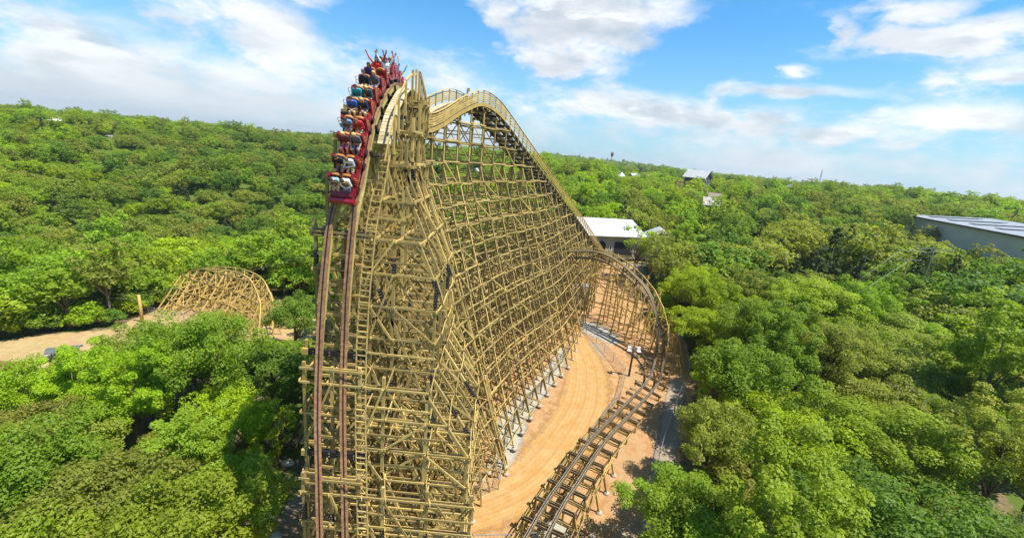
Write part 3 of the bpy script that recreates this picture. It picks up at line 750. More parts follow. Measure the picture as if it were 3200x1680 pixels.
# ------------------------------------------------------------------ the far hump on the left
hump = empty('roller_coaster', (-47, 68, g1(-47, 68)), 'yellow wooden coaster hump standing alone in the clearing left of the big drop', 'roller coaster')
HUMP = Path([(-62, 77, -27.6), (-59, 76.0, -26.2), (-55.5, 75, -25.2), (-51.5, 74, -24.7), (-48, 72.8, -24.5), (-44.5, 71, -24.9), (-41.5, 68, -25.8), (-39.2, 65.2, -27.0), (-37.6, 62.4, -28.0), (-36.6, 60.2, -29.5)])
hb = []; d = 1.0
while d < HUMP.S[-1]-.3:
    p, T, L, U = HUMP.frame(d); h = Vector((T.x, T.y, 0)).normalized(); out = L if L.y < 0 else -L; out = Vector((out.x, out.y, 0)).normalized()
    c = p; gz = g1(c.x, c.y)-.05; H = p.z-gz
    if H > 1.2:
        lg = {'p0': [(-.8, p.z), (-.8, gz)], 'p1': [(.8, p.z), (.8, gz)], 'bo': [(.8, p.z-.1), (.8+.85*H, gz)], 'bl': [(-.8, p.z-.2), (-.8-.4*H, gz)]}
        if H > 3: lg['bm'] = [(.8, p.z-H*.35), (.8+.85*H*.62, gz)]
        hb.append(Bent(hump, c, out, h, p.z, lg, gz, wmat='wood_warm', bdens=.5, splice=False, pw=.17))
    d += 2.3
for b_ in hb: b_.make(True, None, False)
ribbons(hb, hump, wmat='wood_warm', maxgap=5.5, w=.07, h=.17)
q = MB()
for o_ in (-.9, .9): run(HUMP, .5, HUMP.S[-1]-.2, o_, .08, .16, .16, .8, '', None, None, q)
q.build('rail', M['wood_warm'], hump)
q = MB()
for i, (a, b) in enumerate(zip(hb, hb[1:])):
    if i % 2: q.beam(a.w(.8, a.ztop), b.w(b.legs['bo'][-1][0]*.5, (b.ztop+b.legs['bo'][-1][1])/2), .06, .16)
    q.beam(a.w(-.8, a.ztop), b.w(.8, b.ztop), .06, .14)
q.build('ribbon', M['wood_warm'], hump)
def reparent(root):
    """the meshes above are written in world coordinates: move them into the root's own frame, sub-parts into their part's"""
    off = Vector(root.location)
    for ch in root.children: ch.location = -off
for r_ in (coaster, turn, hump): reparent(r_)

# ------------------------------------------------------------------ the train
train = empty('roller_coaster_train', (0, 0, 0), 'red coaster train full of riders tipping over the crest of the wooden drop', 'train')
sFront = MAIN.at_y(22.15)+.40      # nose of the train
PITCHC = 2.12
def car_meshes(first):
    out = []
    b = MB()
    b.prism([(-1.0, .16), (.98, .16), (1.0, .30), (-1.0, .30)], -.60, .60, 1)
    for sg in (-1, 1):
        x0, x1 = (.56*sg, .70*sg) if sg > 0 else (-.70, -.56)
        b.prism([(-1.02, .18), (1.0, .18), (1.02, .34), (.80, .44), (.34, .46), (.20, .62), (.10, .66), (-.06, .44), (-.45, .46), (-.62, .60), (-.72, .66), (-1.0, .60)], x0, x1, 0)
    out.append(('car_body', b, [M['red_side'], M['maroon']]))
    for ry in (.28, -.72):
        for sx in (-1, 1):
            s = MB(); cx = sx*.31
            pts = []
            for k in range(9):
                a = math.pi*k/8; pts.append((cx-.27*math.cos(a)*(1 if k not in (0, 8) else 1), .86+.17*math.sin(a)))
            n = len(pts); fr = [(cx-.27, ry-.02, .34)]+[(x, ry-.06, z) for x, z in pts]+[(cx+.27, ry-.02, .34)]
            bk = [(x, ry-.16, z) for x, y, z in fr]; m_ = len(fr)
            s.add(fr+bk, [tuple(range(m_)), tuple(range(2*m_-1, m_-1, -1))]+[(i+1 if i+1 < m_ else 0, i, m_+i, m_+(i+1) % m_) for i in range(m_)], 0)
            s.box((cx, ry+.20, .40), (.50, .46, .16), 0); s.box((cx, ry-.03, .66), (.40, .05, .42), 1)
            out.append(('seat', s, [M['tan'], M['maroon']]))
            l = MB(); y0 = ry+.30
            l.tube([(cx-.20, y0+.36, .20), (cx-.21, y0+.30, .55), (cx-.20, y0, .66), (cx+.20, y0, .66), (cx+.21, y0+.30, .55), (cx+.20, y0+.36, .20)], .022, 6)
            l.tube([(cx-.20, y0+.35, .30), (cx+.20, y0+.35, .30)], .02, 6); l.box((cx, y0+.0, .67), (.34, .10, .06), 1)
            out.append(('lap_bar', l, [M['brass'], M['tan']]))
        for sg in (-1, 1):
            w_ = MB(); x0, x1 = sorted((sg*.60, sg*.74))
            w_.prism([(ry-.17, .46), (ry+.10, .46), (ry+.16, .60), (ry+.08, .86), (ry+.0, .98), (ry-.17, 1.0)], x0, x1, 0)
            w_.prism([(ry+.05, .30), (ry+.26, .30), (ry+.24, .52), (ry+.08, .55)], x0-.01, x1+.01, 0)
            out.append(('side_wing', w_, [M['red_side']]))
            h = MB(); x = sg*.90
            h.tube([(sg*.76, ry+.02, .98), (x, ry+.05, .95), (x+.01*sg, ry+.10, .60), (sg*.76, ry+.12, .52)], .016, 5, 0)
            h.tube([(sg*.76, ry+.06, .76), (x, ry+.08, .76)], .014, 5, 0); out.append(('grab_handle', h, [M['brass']]))
    for y in (-.72, .66):
        for sg in (-1, 1):
            w_ = MB(); x = sg*.60; w_.tube([(x-.07, y, .11), (x+.07, y, .11)], .12, 12, 0); w_.tube([(x-.09, y, .11), (x+.09, y, .11)], .04, 8, 1)
            w_.tube([(sg*.80, y, -.08), (sg*.74, y, -.08)], .09, 10, 0); w_.box((sg*.78, y, .05), (.06, .3, .34), 1); out.append(('wheel', w_, [M['rubber'], M['steel_dark']]))
    if first:
        n_ = MB(); n_.prism([(1.0, .12), (1.28, .10), (1.30, .30), (1.12, .50), (.80, .58), (.80, .20)], -.64, .64, 1)
        out.append(('hood', n_, [M['red'], M['maroon']]))
        bp = MB(); pr = [(1.26, .06), (1.40, .08), (1.46, .18), (1.45, .34), (1.38, .44), (1.24, .46)]
        bp.prism(pr, -.62, .62, 0)
        for sg in (-1, 1): bp.prism([(a*.98+.02, b_) for a, b_ in pr], *(sorted((sg*.625, sg*.72))), 0)
        out.append(('bumper', bp, [M['red']]))
        ax = MB(); ax.tube([(-.86, 1.2, .0), (-.80, 1.2, .0)], .1, 10, 0); ax.tube([(-.86, 1.2, .02), (.86, 1.2, .02)], .035, 8, 1); out.append(('wheel', ax, [M['rubber'], M['steel_dark']]))
    return out
def frame_m(d, halfw=.72):
    a, b = MAIN.pos(d-halfw), MAIN.pos(d+halfw); p = (a+b)/2; T = (b-a).normalized()
    _, _, L, U0 = MAIN.frame(d); L = (L-T*L.dot(T)).normalized(); U = T.cross(L)
    if U.dot(U0) < 0: U = -U
    p = p.lerp(MAIN.pos(d), .5)
    return Matrix(((L.x, T.x, U.x, p.x), (L.y, T.y, U.y, p.y), (L.z, T.z, U.z, p.z), (0, 0, 0, 1)))
train.location = MAIN.pos(sFront-6)
bpy.context.view_layer.update()
CARM = []
proto = None
for c in range(6):
    m = frame_m(sFront-1.42-c*PITCHC); CARM.append(m)
    parts = car_meshes(c == 0) if c < 2 else None
    if parts:
        body = None; kids = []
        for nm, mb, mats in parts:
            mb.v = [(v[0]*.89, v[1], v[2]) for v in mb.v]
            o = mb.build(nm if nm != 'car_body' else 'car', mats, None)
            if nm == 'car_body': body = o
            else: o.parent = body
            kids.append(o)
        body.parent = train; body.matrix_local = Matrix.Translation(-train.location)@m
        if c == 1: proto = body
    else:
        bd = proto.copy(); COL.objects.link(bd); bd.parent = train; bd.matrix_local = Matrix.Translation(-train.location)@m
        for k in proto.children:
            kk = k.copy(); COL.objects.link(kk); kk.parent = bd

# ------------------------------------------------------------------ riders
SKIN = plain('skin', (.55, .29, .18), .5, 0, .08, 20); SKIN2 = plain('tanned_skin', (.40, .20, .11), .5, 0, .08, 20)
EYE = plain('eye_dark', (.03, .02, .02), .3); LIP = plain('lip', (.35, .09, .07), .5)
def capsule(p, q, r0, r1, n=10, k=4):
    p = Vector(p); q = Vector(q); d = q-p; ln = d.length
    d = d.normalized() if ln > 1e-5 else Vector((0, 0, 1)); x = d.orthogonal().normalized(); y = d.cross(x); rings = []
    for i in range(k+1):
        a = -math.pi/2+math.pi/2*i/k; rings.append((p+d*(math.sin(a)*r0), math.cos(a)*r0))
    for i in range(k+1):
        a = math.pi/2*i/k; rings.append((q+d*(math.sin(a)*r1), math.cos(a)*r1))
    vs = []; fs = []
    for c, r in rings:
        for j in range(n): t_ = 2*math.pi*j/n; vs.append(c+(x*math.cos(t_)+y*math.sin(t_))*max(r, 1e-4))
    for i in range(len(rings)-1):
        for j in range(n): fs.append((i*n+j, i*n+(j+1) % n, (i+1)*n+(j+1) % n, (i+1)*n+j))
    return vs, fs
def hand(caps, wr, dirv, side, palmn, curl=.35):
    """palm, thumb from its side, four fingers of unequal length with a bend"""
    dirv = Vector(dirv).normalized(); palmn = Vector(palmn); palmn = (palmn-dirv*palmn.dot(dirv)).normalized(); sd = dirv.cross(palmn)*side; wr = Vector(wr)
    pc = wr+dirv*.05
    caps.append((wr+sd*-.018, pc+sd*-.022+dirv*.03, .020, .019, 'skin')); caps.append((wr+sd*.018, pc+sd*.022+dirv*.03, .020, .019, 'skin')); caps.append((wr, pc+dirv*.03, .021, .020, 'skin'))
    for i, (o, ln) in enumerate(((.033, .068), (.011, .078), (-.011, .073), (-.032, .056))):
        a = pc+sd*o+dirv*.035; m1 = a+(dirv+sd*(o*4)+palmn*curl*.4).normalized()*ln*.5; e = m1+(dirv+sd*(o*3)+palmn*curl*1.5).normalized()*ln*.5
        caps.append((a, m1, .0095, .009, 'skin')); caps.append((m1, e, .009, .0075, 'skin'))
    a = wr+sd*.026+dirv*.02; m1 = a+(sd*.9+dirv*.6+palmn*.3).normalized()*.035; e = m1+(sd*.35+dirv+palmn*.4).normalized()*.032
    caps.append((a, m1, .012, .011, 'skin')); caps.append((m1, e, .011, .009, 'skin'))
def pose_caps(kind, sleeve, legs):
    """seated figure; x to its left as seen in the photograph's right, y forward, z up; seat contact at the origin"""
    C = []; lean = {'lap': .16, 'bar': .05, 'up': -.02, 'wide': .0, 'side': .10}[kind]
    pel = Vector((0, .0, .11)); ch = Vector((0, lean*.6, .40)); nk = Vector((0, lean, .575)); hd = Vector((0, lean+.03+(.07 if kind in ('lap',) else .01), .715))
    C.append(((-.075, 0, .10), (.075, 0, .10), .115, .115, 'leg')); C.append(((-.05, .0, .14), (-.07, lean*.5, .36), .115, .12, 'top')); C.append(((.05, 0, .14), (.07, lean*.5, .36), .115, .12, 'top'))
    C.append(((-.09, lean*.75, .44), (.09, lean*.75, .44), .115, .115, 'top')); C.append(((-.13, lean*.9, .51), (.13, lean*.9, .51), .068, .068, 'top'))
    C.append((nk-Vector((0, 0, .04)), hd-Vector((0, .01, .06)), .052, .048, 'skin'))
    C.append((hd+Vector((0, -.015, .03)), hd+Vector((0, .0, -.015)), .088, .078, 'skin')); C.append((hd+Vector((0, .02, -.03)), hd+Vector((0, .035, -.07)), .062, .042, 'skin'))
    C.append((hd+Vector((0, .085, .01)), hd+Vector((0, .108, -.022)), .011, .015, 'skin'))     # nose
    for s in (-1, 1): C.append((hd+Vector((s*.083, -.005, .01)), hd+Vector((s*.085, -.008, -.02)), .016, .013, 'skin'))   # ears
    for s in (-1, 1):
        hip = Vector((s*.085, .05, .09)); kn = Vector((s*.11, .44, .12)); an = Vector((s*.10, .50, -.26)); 
        C.append((hip, kn, .085, .062, 'leg')); C.append((kn, an, .058 if legs == 'long' else .052, .042, 'leg' if legs == 'long' else 'skin'))
        C.append((an+Vector((0, -.02, -.03)), an+Vector((0, .17, -.05)), .042, .038, 'shoe'))
        sh = Vector((s*.18, lean*.9, .50))
        if kind == 'lap': el, wr = Vector((s*.25, lean+.10, .26)), Vector((s*.055, .36, .22))
        elif kind == 'bar': el, wr = Vector((s*.24, .16, .24)), Vector((s*.19, .40, .20))
        elif kind == 'side': el, wr = Vector((s*.22, .22, .30)), Vector((-.16+s*.05, .36, .36))
        elif kind == 'up': el, wr = Vector((s*.25, .04, .79)), Vector((s*.19, .06, 1.05))
        else: el, wr = Vector((s*.38, .02, .74)), Vector((s*.50, .04, .99))
        C.append((sh, el, .056, .045, 'top' if True else 'skin')); C.append((el, wr, .043, .030, 'top' if sleeve == 'long' else 'skin'))
        dv = (wr-el).normalized()
        if kind in ('up', 'wide'): hand(C, wr, dv, s, (0, 1, 0), .15)
        else: hand(C, wr, (dv+Vector((0, .4, -.1))).normalized(), s, (0, -.1, -1), .9)
    return C, hd
BODY = {}
def body_mesh(kind, sleeve, legs):
    key = (kind, sleeve, legs)
    if key in BODY: return BODY[key]
    C, hd = pose_caps(kind, sleeve, legs); V_ = []; F_ = []
    for p, q, r0, r1, _ in C:
        vs, fs = capsule(p, q, r0, r1); o = len(V_); V_ += vs; F_ += [tuple(i+o for i in f) for f in fs]
    me = bpy.data.meshes.new('body'); me.from_pydata([tuple(v) for v in V_], [], F_); me.update()
    o = bpy.data.objects.new('tmp', me); COL.objects.link(o)
    md = o.modifiers.new('r', 'REMESH'); md.mode = 'VOXEL'; md.voxel_size = .0085; md.use_smooth_shade = True
    sm = o.modifiers.new('s', 'SMOOTH'); sm.factor = .5; sm.iterations = 2
    dg = bpy.context.evaluated_depsgraph_get(); me2 = bpy.data.meshes.new_from_object(o.evaluated_get(dg)); bpy.data.objects.remove(o); bpy.data.meshes.remove(me)
    n = len(me2.polygons); cen = np.zeros(n*3); me2.polygons.foreach_get('center', cen); cen = cen.reshape(-1, 3)
    best = np.full(n, 1e9); lab = np.zeros(n, int); names = ['skin', 'top', 'leg', 'shoe']
    for p, q, r0, r1, tg in C:
        p = np.array(p); q = np.array(q); d = q-p; L2 = d@d; t_ = np.clip((cen-p)@d/max(L2, 1e-9), 0, 1)
        dist = np.linalg.norm(cen-p-t_[:, None]*d, axis=1)-(r0+(r1-r0)*t_)
        w_ = dist < best-1e-4; best[w_] = dist[w_]; lab[w_] = names.index(tg)
    h = np.array(hd)
    for s in (-1, 1):
        e = h+np.array([s*.031, .085, .018]); lab[np.linalg.norm((cen-e)*[1, 1, 1.6], axis=1) < .019] = 4
    mth = (abs(cen[:, 0]-h[0]) < .024) & (abs(cen[:, 2]-(h[2]-.062)) < .009) & (cen[:, 1] > h[1]+.05); lab[mth] = 5
    for _ in range(6): me2.materials.append(None)
    me2.polygons.foreach_set('material_index', lab.tolist()); BODY[key] = (me2, hd); return BODY[key]
def hair_mesh(hd, long_):
    q = MB(); vs = []; fs = []; nu, nv = 16, 9
    for j in range(nv+1):
        th = math.pi*(.02+.60*j/nv)
        for i in range(nu):
            a = 2*math.pi*i/nu; fwd = math.sin(a)
            r = .101+.004*math.sin(5*a+j); tt = th*(1-.42*max(0, fwd)) + (.25*max(0, -fwd) if j > 4 else 0)*th
            v = Vector((math.cos(a)*math.sin(tt)*r*.97, math.sin(a)*math.sin(tt)*r*1.04-.012, math.cos(tt)*r+.028))
            if long_ and j >= nv-2 and fwd < .35: v.z -= .06*(j-nv+3); v.x *= 1.12
            vs.append(hd+v)
    for j in range(nv):
        for i in range(nu): fs.append((j*nu+i, (j+1)*nu+i, (j+1)*nu+(i+1) % nu, j*nu+(i+1) % nu))
    fs.append(tuple(range(nu))); q.add(vs, fs, 0, .5, True); return q
cloth = {}
def cl(c):
    if c not in cloth: cloth[c] = plain('cloth_%d' % len(cloth), c, .85, 0, .18, 14, .3)
    return cloth[c]
def stripes(a, b, sc, nm):
    m, t, bb = bsdf(nm); o = t.node('ShaderNodeTexCoord').outputs['Object']; s = t.node('ShaderNodeSeparateXYZ'); t.l.new(o, s.inputs[0])
    t.put(bb.inputs['Base Color'], t.mix(t.ramp(t.m('SINE', t.m('MULTIPLY', s.outputs[2], sc)), -.2, .2), a, b)); bb.inputs['Roughness'].default_value = .85; return m
KH, JN, BK = (.50, .42, .27), (.10, .16, .28), (.03, .03, .04)
BL, BR, DK = (.55, .38, .14), (.16, .08, .04), (.035, .025, .02)
ST1 = stripes((.10, .22, .28), (.45, .52, .52), 110, 'teal_striped_cloth'); ST2 = stripes((.10, .012, .03), (.22, .04, .06), 120, 'maroon_striped_cloth')
PEOPLE = [ # row, side, pose, sleeve, legs, top, legs colour, hair, long hair, label
 (0, -1, 'lap', 'short', 'long', ST1, KH, DK, 0, 'front row rider in a teal striped polo with khaki trousers'),
 (0, 1, 'lap', 'long', 'long', (.74, .72, .66), JN, DK, 0, 'front row rider in a white long sleeved shirt and blue jeans'),
 (1, -1, 'bar', 'long', 'long', (.02, .02, .025), (.16, .15, .15), DK, 0, 'second row rider in a black jacket and grey trousers'),
 (1, 1, 'side', 'long', 'long', (.55, .66, .72), KH, BR, 0, 'second row rider in a pale blue shirt leaning towards the neighbour'),
 (2, -1, 'bar', 'short', 'short', ST2, (.5, .12, .2), BL, 1, 'blond rider in a maroon striped top and pink shorts'),
 (2, 1, 'bar', 'short', 'long', (.10, .12, .16), JN, BL, 1, 'blond rider in a dark grey patterned tee and jeans'),
 (3, -1, 'lap', 'long', 'long', (.13, .26, .48), KH, DK, 0, 'rider in a denim blue plaid shirt beside the red cardigan'),
 (3, 1, 'lap', 'long', 'long', (.52, .02, .04), KH, BR, 1, 'rider in a bright red cardigan in the fourth row'),
 (4, -1, 'lap', 'short', 'long', (.03, .13, .55), KH, DK, 0, 'rider in a royal blue tee with hands clasped on khaki trousers'),
 (4, 1, 'lap', 'long', 'long', (.02, .03, .10), KH, BL, 1, 'blond rider in a navy hooded top behind the red cardigan'),
 (5, -1, 'lap', 'long', 'long', (.01, .34, .44), BK, DK, 0, 'rider in a bright turquoise sweatshirt'),
 (5, 1, 'lap', 'long', 'long', (.04, .08, .10), KH, BL, 0, 'balding rider in a dark green jumper next to the turquoise sweatshirt'),
 (6, -1, 'bar', 'long', 'long', (.02, .02, .03), KH, DK, 0, 'rider in a black hooded top and tan trousers in the seventh row'),
 (6, 1, 'bar', 'long', 'long', (.09, .09, .12), JN, BL, 1, 'blond rider in a dark sweatshirt with a pale collar in the seventh row'),
 (7, -1, 'bar', 'long', 'long', (.05, .025, .12), JN, DK, 1, 'dark haired rider in a purple top sitting beside an empty brown seat'),
 (8, -1, 'wide', 'long', 'long', (.62, .03, .02), BK, DK, 1, 'rider in a bright red top raising both arms'),
 (8, 1, 'wide', 'long', 'long', (.75, .80, .86), JN, DK, 0, 'rider in a white jumper with both arms spread high'),
 (9, -1, 'up', 'long', 'long', (.15, .20, .32), KH, DK, 0, 'rider in slate blue sleeves, arms up behind the bright red top'),
 (9, 1, 'up', 'short', 'long', (.30, .12, .30), JN, BR, 0, 'bare armed rider in a mauve tee, arms up behind the white jumper'),
 (10, -1, 'up', 'short', 'long', (.66, .66, .62), KH, BR, 0, 'rider in a pale tee with bare arms straight up in the eleventh row'),
 (10, 1, 'up', 'short', 'long', (.04, .08, .38), KH, BR, 0, 'rider in a deep blue tee, bare arms raised, eleventh row'),
 (11, -1, 'up', 'short', 'long', (.6, .5, .15), JN, DK, 0, 'rider in a mustard tee with raised arms in the last row'),
 (11, 1, 'wide', 'long', 'long', (.05, .28, .30), BK, DK, 0, 'rider in a dark teal jacket with arms high in the last row'),
]
SHOE = plain('dark_shoe', (.05, .045, .04), .6)
for row, side, kind, slv, lg, top, lc, hair, lngh, lab in PEOPLE:
    me, hd = body_mesh(kind, slv, lg)
    o = bpy.data.objects.new('person', me); COL.objects.link(o)
    mats = [SKIN if (row*3+side) % 4 else SKIN2, top if not isinstance(top, tuple) else cl(top), cl(lc), SHOE, EYE, LIP]
    for i, m_ in enumerate(mats): o.material_slots[i].link = 'OBJECT'; o.material_slots[i].material = m_
    cm = CARM[row//2]; ry = (.28, -.72)[row % 2]
    o.matrix_world = cm@Matrix.Translation((side*.28, ry+.10, .475))@Matrix.Rotation(R_(-6 if kind in ('up', 'wide') else 3), 4, 'X')@Matrix.Scale(1.10, 4)
    o['label'] = lab; o['category'] = 'person'; o['group'] = 'riders on the coaster train'
    hm = hair_mesh(hd, lngh).build('hair', cl(hair), o)

# ------------------------------------------------------------------ trees
def nrm(v): return v/np.maximum(np.linalg.norm(v, axis=-1, keepdims=True), 1e-9)
def leaf_mesh(name, mat, centres, radii, per, size, seed, flat=.75, up=.35, squash=.75):
    """leaf sprays on the shells of many small tufts: quads facing outward and up, ragged in size"""
    r = np.random.default_rng(seed); n = len(centres)*per
    cidx = np.repeat(np.arange(len(centres)), per); d = nrm(r.normal(size=(n, 3))); d[:, 2] = np.abs(d[:, 2])*np.where(r.random(n) < .72, 1, -1)
    rad = radii[cidx]*(.42+.64*r.random(n)**.55)
    pos = centres[cidx]+d*rad[:, None]*np.array([1, 1, squash])
    nn = nrm(d*.6+np.array([0, 0, up+.3])+r.normal(size=(n, 3))*.42)
    a = nrm(np.cross(nn, nrm(r.normal(size=(n, 3))))); b = np.cross(nn, a)
    s = size*(.6+.8*r.random(n))[:, None]; s2 = s*(.45+.35*r.random(n))[:, None]
    v = np.stack([pos-a*s*.5, pos+b*s2*.5-nn*s*.06, pos+a*s*.5-nn*s*.12, pos-b*s2*.5-nn*s*.06], 1).reshape(-1, 3)
    me = bpy.data.meshes.new(name); me.vertices.add(n*4); me.vertices.foreach_set('co', v.ravel())
    me.loops.add(n*4); me.loops.foreach_set('vertex_index', np.arange(n*4)); me.polygons.add(n)
    me.polygons.foreach_set('loop_start', np.arange(n)*4); me.polygons.foreach_set('loop_total', np.full(n, 4)); me.update()
    tone = np.clip(r.random(len(centres))[cidx]*.6+r.random(n)*.4, 0, 1)
    me.attributes.new('tone', 'FLOAT', 'POINT').data.foreach_set('value', np.repeat(tone, 4)); me.materials.append(mat); me.validate(); return me
def crown_shape(seed, H=9.5, Rr=4.0, n=70, zmin=.33, dens=1):
    r = np.random.default_rng(seed); zc = H*(.5+zmin/2)+.3; hh = H*(1-zmin)/2
    lob = [(nrm(r.normal(size=3)), r.uniform(.25, .60)) for _ in range(8)]
    c = []; rad = []; k = 0
    while len(c) < n and k < 9000:
        k += 1; d = nrm(r.normal(size=3))
        if d[2] < -.45: continue
        q = .58+sum(w*max(0, d@l)**3 for l, w in lob); t = (r.random()**.38) if r.random() < .8 else r.uniform(.3, .8)
        p = d*np.array([Rr, Rr, hh])*q*t*.93
        if any(np.linalg.norm((p-x)*[1, 1, 1.3]) < .62*(Rr/4) for x in c): continue
        c.append(p); rad.append(r.uniform(.55, 1.05)*Rr/4)
    c = np.array(c)+np.array([0, 0, zc]); return c, np.array(rad)
def trunk_mb(seed, c, H, Rr, r0=.24, nl=8, mi=0):
    r = random.Random(seed); q = MB(); lean = Vector((r.uniform(-.5, .5), r.uniform(-.5, .5), 0)); top = Vector((0, 0, H*.62))+lean
    q.tube([(0, 0, -.4), (0, 0, .15), lean*.3+Vector((0, 0, H*.25)), lean*.7+Vector((0, 0, H*.45)), top, top+Vector((r.uniform(-.4, .4), r.uniform(-.4, .4), H*.22))], [r0*1.5, r0*1.05, r0*.85, r0*.62, r0*.4, r0*.12], 7)
    pk = list(range(len(c))); r.shuffle(pk)
    for i in pk[:nl]:
        e = Vector(c[i]); z0 = H*r.uniform(.28, .5); a = lean*(z0/H)*1.4+Vector((0, 0, z0)); m = a.lerp(e, .5)+Vector((0, 0, -.25+r.uniform(-.2, .2)))
        q.tube([a, m, e], [r0*.45, r0*.27, r0*.07], 5)
    return q
KINDS = ['green', 'bright', 'olive', 'deep']
HI, LO, TR = {}, {}, []
shapes = [(11, 10.0, 4.9, 84), (12, 8.6, 4.4, 66), (13, 12.2, 4.0, 78), (14, 8.8, 5.2, 80), (15, 10.6, 5.3, 92)]
for i, (sd, H, Rr, n) in enumerate(shapes):
    c, rad = crown_shape(sd, H, Rr, n)
    TR.append(trunk_mb(sd, c, H, Rr).mesh('trunk', M['bark']))
    for kd in KINDS:
        HI[(kd, i)] = leaf_mesh('crown', LEAF[kd], c, rad*.94, 215, .235, sd)
        LO[(kd, i)] = leaf_mesh('crown', LEAF[kd], c, rad*1.05, 30, .55, sd+50)
# a sparse airy tree, a pine, a bare one
cS, rS = crown_shape(31, 10.5, 3.4, 34); SPT = trunk_mb(31, cS, 10.5, 3.4, .17, 22).mesh('trunk', M['bark'])
SPC = {k: leaf_mesh('crown', LEAF[k], cS, rS*.8, 46, .28, 33) for k in ('bright', 'olive')}
def pine_pts(seed, H=11, R0=2.5):
    r = np.random.default_rng(seed); c = []; rad = []
    for z in np.arange(H*.22, H, .55):
        rr = R0*(1-(z/H))**.75+.15; m_ = max(2, int(rr*3.6))
        for k in range(m_):
            a = 2*math.pi*(k+r.random())/m_; q = rr*r.uniform(.45, 1); c.append([q*math.cos(a), q*math.sin(a), z+r.uniform(-.25, .2)-q*.12]); rad.append(.42+.1*rr)
    return np.array(c), np.array(rad)
cP, rP = pine_pts(41); PINE = leaf_mesh('crown', LEAF['pine'], cP, rP, 46, .30, 42, up=.1); PINEL = leaf_mesh('crown', LEAF['pine'], cP, rP, 12, .55, 43, up=.1)
PT = MB(); PT.tube([(0, 0, -.3), (0, 0, 5), (0, 0, 10.6)], [.2, .13, .03], 7); PT = PT.mesh('trunk', M['bark'])
def bare(seed, H=10, fall=0):
    r = random.Random(seed); q = MB()
    def br(p, d, ln, rad, dep):
        pts = [p]; rs = [rad]
        for i in range(3):
            d = (d+Vector((r.uniform(-.2, .2), r.uniform(-.2, .2), r.uniform(-.08, .16)))).normalized(); p = p+d*ln/3; pts.append(p); rs.append(rad*(1-.25*(i+1)))
        q.tube(pts, rs, 5)
        if dep: 
            for _ in range(r.choice((2, 3, 3))): br(pts[r.choice((2, 3))], (d+Vector((r.uniform(-.8, .8), r.uniform(-.8, .8), r.uniform(-.1, .6)))).normalized(), ln*r.uniform(.55, .8), rad*.42, dep-1)
    br(Vector((0, 0, -.2)), Vector((0, 0, 1)), H*.42, .2, 4); return q
# --- where trees stand
INFO = {'n': 0}
def in_px(p, r, polys):
    u, v, d = frame_pos(p); rp = r*FPX/max(d, 1)
    return any(float(poly_sd(u, v, q)) > -rp for q in polys)
KEEP_STRUCT = [[(990, 150), (985, 900), (960, 1250), (915, 1420), (870, 1700), (1990, 1700), (1975, 1480), (2050, 1300), (2110, 1220), (2095, 1060), (2110, 960), (2085, 850), (2020, 790), (1880, 740), (1300, 180)]]
KEEP_LEFT = [[(430, 900), (500, 825), (830, 825), (830, 1000), (780, 1030), (700, 1040), (640, 1010), (600, 985), (430, 970)], [(-80, 1045), (370, 1035), (390, 1045), (310, 1065), (220, 1085), (140, 1105), (100, 1115), (-80, 1120)]]
KEEP_STATION = [[(1840, 690), (1970, 690), (1970, 790), (1850, 790)], [(2010, 715), (2060, 722), (2060, 735), (2010, 730)]]
KEEP_FAR = [[(2195, 532), (2240, 535), (2245, 550), (2195, 550)], [(2125, 562), (2200, 562), (2200, 575), (2125, 578)], [(1932, 538), (1955, 538), (1955, 560), (1932, 560)], [(1985, 543), (2025, 543), (2025, 550), (1985, 550)],
            [(2212, 612), (2245, 615), (2235, 628), (2208, 628)], [(2480, 575), (2500, 575), (2500, 592), (2480, 592)], [(158, 363), (205, 372), (205, 384), (158, 378)], [(335, 420), (365, 420), (365, 440), (335, 440)],
            [(1325, 500), (1370, 500), (1370, 520), (1325, 520)], [(1460, 520), (1500, 520), (1500, 550), (1460, 550)]]
KEEP_WH = [[(2840, 668), (3000, 690), (2980, 735), (2880, 715)], [(3050, 700), (3215, 738), (3215, 790), (3110, 765)], [(3120, 690), (3210, 700), (3210, 740), (3100, 720)]]
KEEP_WIRE = [[(2600, 925), (2660, 890), (2850, 780), (2960, 775), (2880, 800), (2700, 890), (2620, 950)]]
FOOT = [COURT, LEFTC, [(12, 100), (16, 117), (32, 121), (48, 119), (50, 104), (36, 98), (28, 90), (22, 90)]]
WH_FOOT = [(115, 97), (137, 158), (186, 142), (166, 80)]
spots = []; rr_ = random.Random(5)
def ok_tree(x, y, s, H=10):
    z = g1(x, y); top = Vector((x, y, z+H*.62*s)); u, v, d = frame_pos(top)
    R2 = 4.5*s
    if any(float(poly_sd(x, y, f)) > -1.2 for f in FOOT) or float(poly_sd(x, y, WH_FOOT)) > -3: return False
    m_ = R2*FPX/max(d, 1)*1.2
    if d < 4 or u < -m_ or u > 3200+m_ or v > 1680+m_ or v < -50: return False
    if d < 66 and in_px(top, R2*(.62 if u < 1200 else .82), KEEP_STRUCT): return False
    if d < 72 and in_px(top, R2*.95, KEEP_LEFT): return False
    if d < 104 and in_px(top, R2*.55, KEEP_STATION): return False
    if d < 150 and in_px(top, R2*.7, KEEP_WH): return False
    if d < 62 and in_px(top, R2*.8, KEEP_WIRE): return False
    return True
def too_near(x, y, s, rad): return any((x-a)**2+(y-b)**2 < (rad*(s+c)/2)**2 for a, b, c in spots)
TREES = []
def put_tree(x, y, s, kd, shape, tag=None):
    spots.append((x, y, s)); TREES.append((x, y, s, kd, shape, tag))
